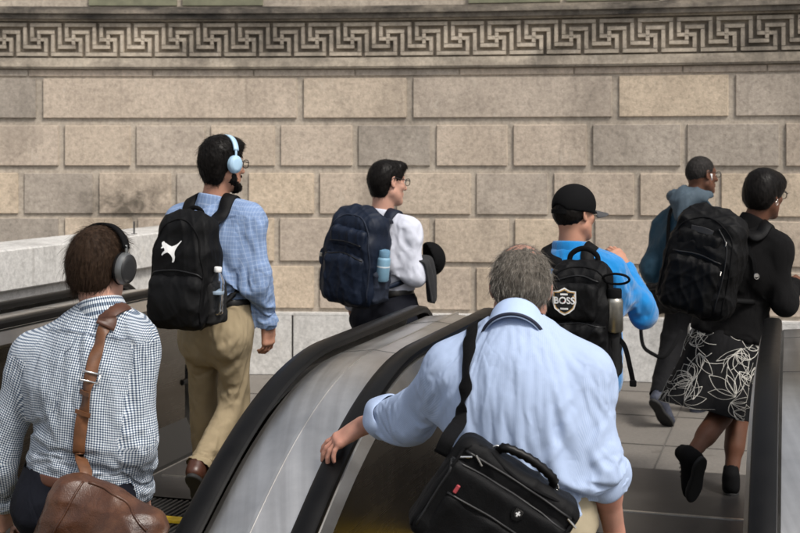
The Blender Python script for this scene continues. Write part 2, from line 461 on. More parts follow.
# ================================================================ escalators: frame (d = downhill to uphill, n = to the right)
TH = math.atan(.30); D = np.array([math.sin(TH), math.cos(TH)]); N = np.array([math.cos(TH), -math.sin(TH)])
def E3(t, n, z): return (D[0] * t + N[0] * n, D[1] * t + N[1] * n, z)
RAILZ, KNEE, SL = .97, 4.36, math.tan(math.radians(30))
def drop(t, knee=KNEE, r=.55):
    """fall below the level run: level, rounded knee, then 30 degrees"""
    if t >= knee + r: return 0.0
    if t <= knee - r: return (knee - t) * SL
    return (knee + r - t) ** 2 / (4 * r) * SL
TS = list(np.arange(-1.2, 3.6, .3)) + list(np.arange(3.6, 5.2, .08))
def strip(mb, n0, z0, n1, z1, t1, dz=0.0, mi=0, ts=None):
    """surface between two lines that follow the slope; (n,z) at the level part"""
    ts = [t for t in (ts or TS) if t < t1 - .05] + [t1]; V = []; F = []
    for t in ts: V += [E3(t, n0, z0 - drop(t)), E3(t, n1, z1 - drop(t))]
    for i in range(len(ts) - 1): F.append((2 * i, 2 * i + 1, 2 * i + 3, 2 * i + 2))
    mb.put(V, F, mi)
def add_run(o):
    """vector attribute along / across the escalator so brushed metal streaks follow it"""
    me = o.data; a = me.attributes.new('run', 'FLOAT_VECTOR', 'POINT')
    for i, v in enumerate(me.vertices):
        x, y = v.co.x, v.co.y; a.data[i].vector = (x * N[0] + y * N[1] + v.co.z * .7, x * D[0] + y * D[1], 0)
def railpath(n, t_end, z=RAILZ, R=.28):
    P = [E3(t, n, z - drop(t)) for t in TS if t < t_end - .1] + [E3(t_end - .05, n, z)]
    for a in np.linspace(0, math.pi, 12): P.append(E3(t_end + R * math.sin(a), n, z - R + R * math.cos(a)))
    P += [E3(t_end - .06, n, z - 2 * R)]
    return P
RAILPROF = [(-.040, -.020), (-.045, -.006), (-.042, .008), (-.03, .017), (0, .020), (.03, .017), (.042, .008), (.045, -.006), (.040, -.020), (.026, -.020), (.026, -.010), (-.026, -.010), (-.026, -.020)]
def rail(name, n, t_end, parent):
    P = railpath(n, t_end); T = np.gradient(np.array(P), axis=0)
    S = np.array([N[0], N[1], 0.]); up = np.cross(np.tile(S, (len(P), 1)), T)
    mb = MB(); mb.tube(P, .9, prof=RAILPROF, up=up); return mb.build(name, M_RUB, parent, auto=40)
def side_panel(mb, n, t_end, z0, z1, mi=0, face=1):
    """inner panel following the rail with a rounded newel end"""
    P = railpath(n, t_end); strip(mb, n, z0, n, z1, t_end - .02, mi=mi)
    c = E3(t_end - .02, n, RAILZ - .28)
    arc = [E3(t_end - .02 + (.28 + z1 - RAILZ) * math.sin(a), n, RAILZ - .28 + (.28 + z1 - RAILZ) * math.cos(a)) for a in np.linspace(0, math.pi, 10)]
    mb.put([c] + arc, [(0, i + 1, i + 2) for i in range(9)], mi)
def balustrade(n_a, n_b, t_end, label, name='escalator_balustrade'):
    """two handrails with a metal deck between them, panels down to the steps on both sides"""
    root = empty(name, E3(4.5, (n_a + n_b) / 2, 0), label, 'escalator side', 'escalator balustrades')
    rail('handrail', n_a, t_end, root); rail('handrail', n_b, t_end, root)
    a, b, mid = n_a + .03, n_b - .03, (n_a + n_b) / 2
    mb = MB()   # deck: two gently tilted sheets meeting at a raised seam, turned down at the end
    for (x0, z0, x1, z1) in ((a, -.045, a + .02, -.035), (a + .02, -.035, mid - .006, -.022), (mid + .006, -.022, b - .02, -.035), (b - .02, -.035, b, -.045)):
        strip(mb, x0, RAILZ + z0, x1, RAILZ + z1, t_end)
        z0 += RAILZ; z1 += RAILZ; V = []; zs = [0, .03, .12, .3, .97]
        for k, q in enumerate(((0, 0), (.10, .012), (.20, .05), (.27, .14), (.29, .30), (.29, .97))):
            V += [E3(t_end + q[0], x0, max(0, z0 - q[1])), E3(t_end + q[0], x1, max(0, z1 - q[1]))]
        mb.put(V, [(2 * k, 2 * k + 1, 2 * k + 3, 2 * k + 2) for k in range(5)])
    add_run(mb.build('deck', M_STEEL, root, smooth=True))
    mb = MB()
    for x0, x1 in ((mid - .006, mid + .006),):
        strip(mb, x0, RAILZ - .019, x1, RAILZ - .019, t_end + .1); strip(mb, x0, RAILZ - .05, x0, RAILZ - .019, t_end + .1); strip(mb, x1, RAILZ - .019, x1, RAILZ - .05, t_end + .1)
    add_run(mb.build('seam_strip', M_STEEL, root))
    mb = MB()   # hairline joints across the deck
    for tj in (3.35, 4.95, 5.9):
        mb = MB(); mb.tube([E3(tj, x, RAILZ - dz - drop(tj) + .0015) for x, dz in ((a + .02, .035), (mid, .020), (b - .02, .035))], .0016, 5, flat=.5); mb.build('panel_joint', M_SKIRT, root)
    mb = MB()   # bright guide strip under each rail and the dark inner panels
    for n, sg in ((n_a, -1), (n_b, 1)):
        e = n + sg * .038
        strip(mb, n + sg * .02, RAILZ - .024, e, RAILZ - .03, t_end); strip(mb, e, RAILZ - .03, e + sg * .018, RAILZ - .085, t_end); strip(mb, e + sg * .018, RAILZ - .085, e - sg * .012, RAILZ - .105, t_end)
    add_run(mb.build('guide_strip', M_STEEL, root))
    mb = MB()
    for n, sg in ((n_a, -1), (n_b, 1)):
        side_panel(mb, n + sg * .026, t_end, -.05, RAILZ - .1)
        side_panel(mb, n - sg * .03, t_end, -.05, RAILZ - .045)
    add_run(mb.build('inner_panel', M_STEELD, root))
    mb = MB()
    for n, sg in ((n_a, -1), (n_b, 1)):
        strip(mb, n + sg * .10, .02, n + sg * .026, .2, t_end); strip(mb, n + sg * .10, -.5, n + sg * .10, .02, t_end)
    mb.build('skirt', M_SKIRT, root)
    return root
centre_bal = balustrade(-1.78, -1.41, 6.22, 'steel-decked divider with two black handrails between the two escalator lanes, under the old man\'s hand')
right_bal = balustrade(-.075, .40, 6.2, 'dark handrail and metal divider at the right edge, beside the woman in the black skirt')
left_bal = balustrade(-3.85, -3.42, 6.95, 'dark brown escalator side below the granite parapet, left of the man in the checked shirt')

# moving steps of the two lanes
def steps(n0, n1, label, t_top=5.95, comb=True):
    root = empty('escalator_steps', E3(4, (n0 + n1) / 2, 0), label, 'escalator steps', 'escalator step bands')
    mb = MB(); y = MB(); t = t_top; k = 0; L = .40
    R = Matrix(((N[0], D[0], 0), (N[1], D[1], 0), (0, 0, 1)))
    while t > -1.2:
        zt = -drop(t - L / 2 + .35, 4.9, .45); c = E3(t - L / 2, (n0 + n1) / 2, zt - .13)
        mb.box(c, (n1 - n0, L - .004, .25), R)
        for g in np.arange(n0 + .02, n1 - .02, .03): mb.box(E3(t - L / 2, g, zt - .003), (.012, L - .03, .016), R)
        y.box(E3(t - L + .037, (n0 + n1) / 2, zt + .0075), (n1 - n0 - .05, .07, .012), R)
        t -= L
    mb.build('treads', M_TREAD, root); y.build('edge_marking', M_YEL, root)
    return root
steps(-3.30, -1.93, 'ribbed escalator steps with a yellow edge under the men on the left')
steps(-1.29, -.195, 'ribbed escalator steps under the old man in the pale blue shirt')

# ground: plaza sheet with the escalator well cut out
tp = 7.3
well = [E3(-1.3, -3.9, 0), E3(-1.3, .45, 0), E3(6.35, .45, 0), E3(6.35, -3.9, 0)]
bm = bmesh.new()
outer = [bm.verts.new(p) for p in ((-400, -400, 0), (400, -400, 0), (400, 400, 0), (-400, 400, 0))]
inner = [bm.verts.new(p) for p in (well[0], well[1], well[2], well[3])]
oe = [bm.edges.new((outer[i], outer[(i + 1) % 4])) for i in range(4)] + [bm.edges.new((inner[i], inner[(i + 1) % 4])) for i in range(4)]
bmesh.ops.triangle_fill(bm, use_beauty=True, edges=oe)
bmesh.ops.recalc_face_normals(bm, faces=bm.faces[:])
me = bpy.data.meshes.new('plaza'); bm.to_mesh(me); bm.free()
if me.polygons[0].normal.z < 0: me.flip_normals()
prop(link('plaza_ground', me, M_PAVE), kind='structure')
mb = MB()   # joints of the paving
for k in range(-6, 12): mb.box(E3(8.2, k * .92 + .2, .0022), (.008, 4.4, .004), Matrix(((N[0], D[0], 0), (N[1], D[1], 0), (0, 0, 1))))
for t in (7.9, 8.8, 9.7): mb.box(E3(t, 2, .0024), (14, .008, .004), Matrix(((N[0], D[0], 0), (N[1], D[1], 0), (0, 0, 1))))
prop(mb.build('paving_joints', M_JOINT), kind='structure')
RZ = Matrix(((N[0], D[0], 0), (N[1], D[1], 0), (0, 0, 1)))
mb = MB(); mb.put([E3(5.96, -3.3, .005), E3(5.96, .45, .005), E3(7.28, .45, .005), E3(7.28, -3.3, .005)], [(0, 1, 2, 3)])
mb.put([E3(5.96, .45, .005), E3(5.96, 3.4, .005), E3(7.28, 3.4, .005), E3(7.28, .45, .005)], [(0, 1, 2, 3)])
prop(mb.build('landing_plate', M_DARKPAVE), kind='structure')
mb = MB(); mb.box(E3(6.36, -.7, .007), (1.1, .02, .006), RZ); mb.box(E3(6.36, -2.6, .007), (1.3, .02, .006), RZ)
prop(mb.build('landing_strip', M_STEEL), kind='structure'); add_run(bpy.data.objects['landing_strip'])
mb = MB()   # walls and bottom of the well
zb = -4.2
for a, b in ((0, 1), (1, 2), (2, 3), (3, 0)):
    mb.put([well[a], well[b], (well[b][0], well[b][1], zb), (well[a][0], well[a][1], zb)], [(0, 1, 2, 3)])
mb.put([(q[0], q[1], zb) for q in well], [(0, 1, 2, 3)])
prop(mb.build('escalator_well', M_PIT), kind='structure')

# granite parapet on the left
par = empty('granite_parapet', E3(7, -4.4, 0), 'pale grey granite parapet wall behind the man with the silver and black headphones', 'wall')
mb = MB(); rr = random.Random(9)
def pblock(t0, t1, z0, z1, off):
    mb.box(E3((t0 + t1) / 2, -4.28 - .2 + off, (z0 + z1) / 2), (.40, t1 - t0 - .006, z1 - z0 - .005), RZ, bev=.004)
for zi, (z0, z1) in enumerate(((-.6, .28), (.28, .62), (.62, .965))):
    t = 1.0 - zi * .5
    while t < 9.8: b = min(t + rr.uniform(1.0, 1.6), 9.85); pblock(t, b, z0, z1, rr.uniform(0, .004)); t = b
mb.build('courses', M_GRAN, par)
mb = MB(); t = .5
while t < 9.8: b = min(t + rr.uniform(1.3, 1.9), 9.85); mb.box(E3((t + b) / 2, -4.46, 1.085), (.46, b - t - .006, .235), RZ, bev=.008); t = b
mb.build('coping', M_GRAN, par)
mb = MB(); mb.box(E3(8.0, -4.3, 1.25), (.009, .009, .08), RZ); mb.box(E3(8.0, -4.3, 1.205), (.03, .03, .006), RZ); prop(mb.build('metal_peg', M_TREAD), 'short metal peg standing on the granite parapet coping', 'peg')
# ================================================================ people
def nrm(v): v = np.array(v, float); return v / (np.linalg.norm(v) + 1e-12)
def basis(yaw, pitch=0, roll=0):
    """columns right, forward, up; yaw clockwise from +Y, pitch > 0 looks down, roll > 0 leans to the right"""
    M = Matrix.Rotation(-math.radians(yaw), 3, 'Z') @ Matrix.Rotation(-math.radians(pitch), 3, 'X') @ Matrix.Rotation(math.radians(roll), 3, 'Y')
    return np.array(M)
def skin_mat(name, col, red=.12):
    t = NT(name); v = t.coord(); n = t.noise(v, 14, 5); n2 = t.noise(v, 380, 2)
    c = t.mix(1.0, col, t.ramp(n, [(.3, (1 - red * .5, 1 - red * .7, 1 - red * .7)), (.7, (1 + red, 1.0, 1.0))]), 'MULTIPLY')
    t.set(Base_Color=c, Roughness=.58, Specular=.3, SSS=.10); t.b.inputs['Subsurface Radius'].default_value = (.012, .005, .003); t.b.inputs['Subsurface Scale'].default_value = .5
    t.bump(t.math('ADD', n2, t.math('MULTIPLY', t.noise(v, 90, 3), 1.5)), .3, .0015); return t.m
def fabric(name, col, rough=.85, wv=900, bump=.25, uv=None, var=.07, sheen=.0, crease=.45):
    """plain or checked cloth; uv = function(nodetree, u, v, colour) that draws the woven check"""
    t = NT(name); v = t.coord(); n = t.noise(v, 9, 5, .6)
    c = t.mix(1.0, col, t.ramp(n, [(.25, 1 - var), (.75, 1 + var)]), 'MULTIPLY')
    if uv:
        sep = t.n('ShaderNodeSeparateXYZ'); t.l(t.n('ShaderNodeUVMap', uv_map='UVMap').outputs[0], sep.inputs[0]); c = uv(t, sep.outputs[0], sep.outputs[1], c)
    t.set(Base_Color=c, Roughness=rough, Specular=.2, Sheen=sheen)
    nb = t.bump(t.math('ADD', t.noise(v, wv, 2), t.math('MULTIPLY', t.noise(v, 70, 3), .6)), bump, .002)
    if crease:      # sharp little folds: the valleys of a warped noise
        f = t.noise(t.coord((1.0, 1.0, .38), rot=(.25, .3, .2)), 9, 1.5, .5, .9); r = t.math('ABSOLUTE', t.math('SUBTRACT', f, .5)); r = t.math('MINIMUM', t.math('MULTIPLY', r, 7), 1.0)
        f2 = t.noise(t.coord((1.0, 1.0, .5), rot=(-.5, .4, .6)), 15, 1.5, .5, .8); r2 = t.math('MINIMUM', t.math('MULTIPLY', t.math('ABSOLUTE', t.math('SUBTRACT', f2, .5)), 7), 1.0)
        mk_ = t.ramp(t.noise(t.coord(), 5, 2), [(.38, .1), (.62, 1)]); t.bump(t.math('MULTIPLY', t.math('ADD', r, t.math('MULTIPLY', r2, .5)), mk_), crease, .005, nb)
    return t.m
def stripe(t, x, period, width, soft=.06):
    f = t.math('FRACT', t.math('DIVIDE', x, period)); d = t.math('ABSOLUTE', t.math('SUBTRACT', f, .5))
    mr = t.n('ShaderNodeMapRange', interpolation_type='SMOOTHSTEP'); t.l(d, mr.inputs[0])
    mr.inputs[1].default_value = width / 2 - soft; mr.inputs[2].default_value = width / 2 + soft; mr.inputs[3].default_value = 1; mr.inputs[4].default_value = 0
    return mr.outputs[0]
def gingham(t, u, v, c):
    a, b = stripe(t, u, .0073, .48), stripe(t, v, .0073, .48)
    s = t.math('MULTIPLY', t.math('ADD', a, b), .5)
    return t.mix(1.0, t.ramp(s, [(0, (.72, .74, .75)), (.5, (.24, .30, .38)), (1, (.02, .03, .06))]), t.ramp(t.noise(t.coord(), 9), [(.3, .93), (.7, 1.05)]), 'MULTIPLY')
def windowpane(t, u, v, c):
    a, b = stripe(t, u, .019, .10, .05), stripe(t, v, .019, .10, .05)
    c = t.mix(t.math('MULTIPLY', t.math('MAXIMUM', a, b), .30), c, (.62, .69, .80))
    a, b = stripe(t, t.math('ADD', u, .0095), .019, .10, .05), stripe(t, t.math('ADD', v, .0095), .019, .10, .05)
    return t.mix(t.math('MULTIPLY', t.math('MAXIMUM', a, b), .25), c, (.09, .15, .30))
def finestripe(t, u, v, c):
    return t.mix(t.math('MULTIPLY', stripe(t, u, .0034, .5, .2), .22), c, (.70, .78, .88))

SKIN_LIGHT = skin_mat('fair_skin', (.48, .29, .215)); SKIN_RED = skin_mat('ruddy_skin', (.44, .245, .18), .16)
SKIN_TAN = skin_mat('tan_skin', (.42, .235, .16)); SKIN_BROWN = skin_mat('brown_skin', (.115, .055, .033)); SKIN_DARK = skin_mat('dark_brown_skin', (.12, .055, .032))
def hair_mat(name, col, rough=.6):
    if name in MATS: return MATS[name]
    t = NT(name); n = t.noise(t.coord((1, 1, .25)), 120, 3); c = t.mix(1.0, col, t.ramp(n, [(.3, .6), (.7, 1.5)]), 'MULTIPLY')
    t.set(Base_Color=c, Roughness=rough, Specular=.07); t.bump(n, .3, .002); MATS[name] = t.m; return t.m
M_EYE = plain('eyeball', (.75, .72, .68), .2); M_IRIS = plain('iris', (.02, .012, .008), .15)

PEOPLE = {}
class Person:
    pass

def head_prims(v, T, M, s, nose=1.0, ears=True, jaw=1.0, lips=1.0):
    e = lambda c, r, R=None, k=.02, mode='add': v.ell(T(c), np.array(r) * s, M if R is None else M @ R, k, mode)
    c = lambda a, b, ra, rb, k=.015, mode='add': v.cone(T(a), T(b), ra * s, rb * s, k, mode)
    e((0, -.012, .025), (.077, .097, .090)); e((0, -.055, -.005), (.066, .052, .062), k=.03)
    e((0, .030, -.045), (.060, .062, .070), k=.03)
    for q in (-1, 1):
        c((q * .052 * jaw, .005, -.062), (q * .014, .074, -.108), .020, .017, .03)
        e((q * .043, .058, -.026), (.024, .024, .020), k=.02)
        c((q * .012, .084, .026), (q * .045, .068, .024), .011, .009, .015)
    e((0, .080, -.106), (.022, .018, .018), k=.02)
    c((0, .086, .012), (0, .109 + .006 * nose, -.032), .0085, .0125 * nose, .012)
    for q in (-1, 1):
        e((q * .0125, .098, -.036), (.0095 * nose, .011, .008), k=.008)
        e((q * .031, .098, .006), (.017, .016, .011), k=.012, mode='sub')
        e((q * .031, .076, .005), (.0125, .0125, .0115), k=.003)
        c((q * .018, .0885, .0105), (q * .045, .079, .008), .0035, .003, .004)
    e((0, .087, -.068), (.024, .014, .016), k=.015)
    c((-.019, .092, -.0625), (.019, .092, -.0625), .0055 * lips, .0055 * lips, .006); c((-.015, .0925, -.074), (.015, .0925, -.074), .0065 * lips, .0065 * lips, .006)
    e((0, .104, -.068), (.026, .010, .0016), k=.003, mode='sub')
    if ears:
        for q in (-1, 1):
            R = np.array(Matrix.Rotation(q * .45, 3, 'Z') @ Matrix.Rotation(-.18, 3, 'X'))
            e((q * .079, -.012, -.004), (.0075, .020, .032), R, k=.006)
            e((q * .085, -.008, .000), (.0062, .0125, .019), R, k=.004, mode='sub')
            e((q * .078, -.004, -.030), (.006, .008, .010), R, k=.006)

def hand(v, w, f, n, s, curl=(20, 25, 25), spread=6, thumb=(38, 20), scale=1.0, curls=None, tdrop=.3):
    """w wrist, f towards the fingers, n out of the back of the hand, s towards the thumb"""
    f = nrm(f); n = nrm(np.array(n) - f * np.dot(n, f)); sd = np.cross(f, n); sd = sd if np.dot(sd, s) > 0 else -sd
    w = np.array(w, float); k = scale
    P = lambda a, b, c: w + f * a * k + sd * b * k + n * c * k
    B = np.stack([sd, f, n], 1)
    v.box(P(.048, 0, 0), np.array((.040, .050, .0145)) * k, .013 * k, B, .012)
    v.cone(P(-.01, 0, 0), P(.03, .0, 0), .026 * k, .027 * k, .02, flat=.72, ax=n)
    v.cone(P(.015, .028, -.006), P(.055, .036, -.008), .017 * k, .014 * k, .015)      # ball of the thumb
    L = ((.027, .072), (.009, .081), (-.010, .075), (-.028, .058))
    for i, (b, ln) in enumerate(L):
        p = P(.092 - abs(b - .005) * .25, b, .002); a = math.radians((1.5 - i) * spread); d0 = f * math.cos(a) + sd * math.sin(a)
        ang = 0.0; cc = curls[i] if curls else curl; r = .0092 * k * (1 if i < 3 else .88)
        v.ell(p, (.011 * k,) * 3, None, .01)
        for j, (q, c) in enumerate(zip((.46, .31, .26), cc)):
            ang += math.radians(c); d = d0 * math.cos(ang) - n * math.sin(ang); e = p + d * ln * q * k
            v.cone(p, e, r, r * .93, .003); r *= .93; p = e
    a = math.radians(thumb[0]); d = f * math.cos(a) + sd * math.sin(a) - n * tdrop; p = P(.03, .034, -.006); e = p + nrm(d) * .042 * k
    v.cone(p, e, .0125 * k, .0108 * k, .008); a -= math.radians(thumb[1]); d = f * math.cos(a) + sd * math.sin(a) - n * (tdrop + .15)
    v.cone(e, e + nrm(d) * .034 * k, .0105 * k, .0085 * k, .004)

def torso(v, p, e=0.0, k=.05, lower=True):
    S = p.spine; w = p.w
    rr = [(.160 * w[0]), (.148 * w[1]), (.166 * w[2]), (.128 * w[2])]
    fl = (.74, .74, .70, .72)
    for i in range(3):
        if i == 0 and not lower: continue
        v.cone(S[i], S[i + 1], rr[i] + e, rr[i + 1] + e, k, flat=(fl[i] + fl[i + 1]) / 2, ax=p.F)
    c = (S[3] + 0)
    v.cone(p.J['shL'] - p.U * .02, p.J['shR'] - p.U * .02, .058 * w[2] + e, .058 * w[2] + e, k)
    v.cone(S[3], p.nk - p.U * .075, .10 * w[2] + e, .070 * w[2] + e, k, flat=.8, ax=p.F)
    for q in 'LR':
        v.cone(p.J['sh' + q], p.nk - p.U * .06 + (p.J['sh' + q] - p.nk) * .15, .054 * w[2] + e, .050 * w[2] + e, k)
        v.cone(p.J['sh' + q] + p.U * .012, p.nk - p.U * .004 + (p.J['sh' + q] - p.nk) * .14, .034 * w[2] + e, .036 + e * .6, .03)
        sb = p.J['sh' + q] * .62 + c * .38 - p.U * .08 - p.F * .02        # shoulder blade / chest side
        v.cone(p.J['sh' + q] - p.U * .015, sb, .058 * w[2] + e, .085 * w[2] + e, k)
def arm(v, p, q, e=0.0, k=.025, sc=1.0, end=1.0, low=0.0):
    sh, el, wr = p.J['sh' + q], p.J['el' + q], p.J['wr' + q]; w = p.w[3]
    v.cone(sh, el, .056 * w + e, .045 * w + e, k); wr2 = el + (wr - el) * end
    v.cone(el, wr2, .045 * w + e, (.030 + .015 * (1 - end)) * w + e + low, k)
    v.cone(el, el + (wr - el) * .45, .042 * w + e, .041 * w + e, k)
def leg(v, p, q, e=0.0, k=.03, straight=0.0):
    h, kn, an = p.J['hip' + q], p.J['kn' + q], p.J['an' + q]; w = p.w[4]
    v.cone(h, kn, .088 * w + e, .060 * w + e + straight * .3, k); v.cone(kn, an, .058 * w + e + straight * .3, .040 * w + e + straight, k)
    if not straight: v.cone(kn + (an - kn) * .1, kn + (an - kn) * .5, .055 * w + e, .055 * w + e, k)
def pelvis(v, p, e=0.0, k=.05):
    for q in 'LR': v.cone(p.J['hip' + q] + p.U * .04, p.J['hip' + q] - p.F * .035 - p.U * .02, .095 * p.w[0] + e, .098 * p.w[0] + e, k)
    v.cone(p.spine[0], p.spine[0] + p.U * .10, .158 * p.w[0] + e, .152 * p.w[0] + e, k, flat=.74, ax=p.F)

def make_person(key, loc, label, group, skin, Hc, hrot, nk, yaw, pel, J, w=(1, 1, 1, 1, 1), hs=1.0, bend=.02, handspec=None, headkw=None, bare=False):
    """w = width factors of hips, waist, chest, arms, legs"""
    p = Person(); p.key = key; p.J = {k: np.array(v, float) for k, v in J.items()}; p.w = w
    B = basis(yaw); p.R, p.F = B[:, 0], B[:, 1]
    p.nk = np.array(nk, float); p.pel = np.array(pel, float); p.U = nrm(p.nk - p.pel)
    p.F = nrm(p.F - p.U * (p.F @ p.U)); p.R = np.cross(p.F, p.U)
    sp = [p.pel + p.U * .02, p.pel + (p.nk - p.pel) * .30, p.pel + (p.nk - p.pel) * .60, p.pel + (p.nk - p.pel) * .75]
    sp = [s - p.F * b for s, b in zip(sp, (0, bend * .4 - .02, bend, bend))]
    p.spine = sp
    p.Hc = np.array(Hc, float); p.HM = basis(*hrot); p.hs = hs
    p.T = lambda q: p.Hc + p.HM @ (np.array(q, float) * p.hs)
    for q in 'LR':
        if 'hip' + q not in p.J: p.J['hip' + q] = p.pel + p.R * (.088 if q == 'R' else -.088)
    p.root = empty('person', loc, label, 'person', group)
    lo = np.min([p.Hc - .16] + [x - .2 for x in p.J.values()] + [p.pel - .25], axis=0); hi = np.max([p.Hc + .16] + [x + .2 for x in p.J.values()] + [p.pel + .25], axis=0)
    fine = [[(p.Hc[i] - .135 * hs, p.Hc[i] + .135 * hs, .0042)] for i in range(3)]
    for q in (handspec or {}):
        c = p.J['wr' + q] + nrm(handspec[q]['f']) * .09
        for i in range(3): fine[i].append((c[i] - .115, c[i] + .115, .0042))
    v = Vol(lo, hi, .016, fine)
    torso(v, p, -.010); pelvis(v, p, -.014)
    for q in 'LR': arm(v, p, q, -.003); leg(v, p, q, 0.0 if bare else -.010)
    hb = p.T((0, -.03, -.06)); v.cone(p.nk - p.U * .03, hb, .058 * w[2] - .004, .053 * hs, .03); v.cone(p.nk, p.T((0, .02, -.075)), .05, .05 * hs, .03)
    head_prims(v, p.T, p.HM, hs, **(headkw or {}))
    for q, h in (handspec or {}).items(): hand(v, p.J['wr' + q], **h)
    for q in 'LR':
        if q not in (handspec or {}): hand(v, p.J['wr' + q], p.J['wr' + q] - p.J['el' + q], np.cross(p.F, p.U) * (1 if q == 'R' else -1), p.F)
    V, F = v.mesh(1)
    p.bodyV, p.bodyF = V, F
    p.body = link('body', mesh_from(V, F), skin, p.root)
    # eyes
    for q in (-1, 1):
        mb = MB(); c = p.T((q * .031, .0775, .005)); Mx = Matrix([list(r) for r in p.HM]).to_4x4(); Mx.translation = Vector(c); Mx = Mx @ Matrix.Rotation(-math.pi / 2, 4, 'X')
        mb.lathe([(.0001, .0128), (.0035, .0123), (.0055, .0117)], Mx, 14, 1); mb.lathe([(.0055, .01165), (.009, .0092), (.0122, .004), (.0126, 0)], Mx, 14, 0)
        mb.build('eye', [M_EYE, M_IRIS], p.root, smooth=True)
    p.surf = []      # clothed surfaces for straps
    PEOPLE[key] = p
    return p

# ---------------------------------------------------------------- cloth
SIMS = []
def axis_t(P, a, b):
    u = b - a; t = ((P - a) @ u) / (u @ u); d = np.linalg.norm(P - a - np.clip(t, 0, 1)[:, None] * u, axis=1); return t, d
def garment_uv(p, V, F, sleeves=True):
    """woven grain: torso unrolled round the spine, each sleeve round its own bones"""
    c = V[F].mean(1)
    def ang(P, o, r, f): q = P - o; return np.arctan2(q @ r, -(q @ f))
    td = np.full(len(c), 1e9); dt = axis_t(c, p.spine[0], p.spine[3])[1] / .155; reg = np.zeros(len(c), int)
    if sleeves:
        for i, q in enumerate('LR'):
            for j, (a, b) in enumerate((('sh', 'el'), ('el', 'wr'))):
                t, d = axis_t(c, p.J[a + q], p.J[b + q]); d = d / .075; m = (d < dt) & (d < td) & ((t > -.02) | (j == 1)); reg[m] = 1 + i; td[m] = d[m]
    P = V[F.reshape(-1)]; rg = np.repeat(reg, 4); uv = np.zeros((len(P), 2))
    th = ang(P, p.spine[1], p.R, p.F); uv[:, 0] = th * .155; uv[:, 1] = (P - p.pel) @ p.U
    # flatter across the back than a circle
    q = (P - p.spine[1]); back = (q @ p.F) < .02; uv[back, 0] = np.sign(q[back] @ p.R) * (np.abs(q[back] @ p.R) * 1.0 + np.maximum(0, np.abs(q[back] @ p.R) - .12) * .7)
    for i, qn in enumerate('LR'):
        m = rg == 1 + i
        if not m.any(): continue
        sh, el, wr = p.J['sh' + qn], p.J['el' + qn], p.J['wr' + qn]; X = P[m]
        a1, d1 = axis_t(X, sh, el); a2, d2 = axis_t(X, el, wr); lo = d2 < d1
        L1, L2 = np.linalg.norm(el - sh), np.linalg.norm(wr - el); v = np.where(lo, L1 + a2 * L2, a1 * L1)
        ax = np.where(lo[:, None], nrm(wr - el), nrm(el - sh)); r = np.cross(ax, p.F); r /= np.linalg.norm(r, axis=1)[:, None] + 1e-9; f = np.cross(r, ax)
        o = np.where(lo[:, None], el, sh); qq = X - o; uv[m, 0] = np.arctan2((qq * r).sum(1), -(qq * f).sum(1)) * .058; uv[m, 1] = v
    f4 = uv[:, 0].reshape(-1, 4)        # no face straddles the seam
    wrap = (f4.max(1) - f4.min(1)) > .15; f4[wrap] = np.where(f4[wrap] < 0, f4[wrap] + 2 * math.pi * .155, f4[wrap]); uv[:, 0] = f4.reshape(-1)
    return uv
def sim(name, p, V, F, pin, mats, shrink=-.05, collider=True, mass=.2, bend=.3, stiff=15, uv=None, subd=1, thick=0, air=1.5, col=None, ruf=(.0012, 26)):
    SIMS.append(dict(name=name, p=p, V=V, F=F, pin=pin, mats=mats, shrink=shrink, mass=mass, bend=bend, stiff=stiff, uv=uv, subd=subd, thick=thick, air=air, col=col or [p.key], ruf=ruf))
COLL = {}
def collider(key, V, F): COLL[key] = (V, F)
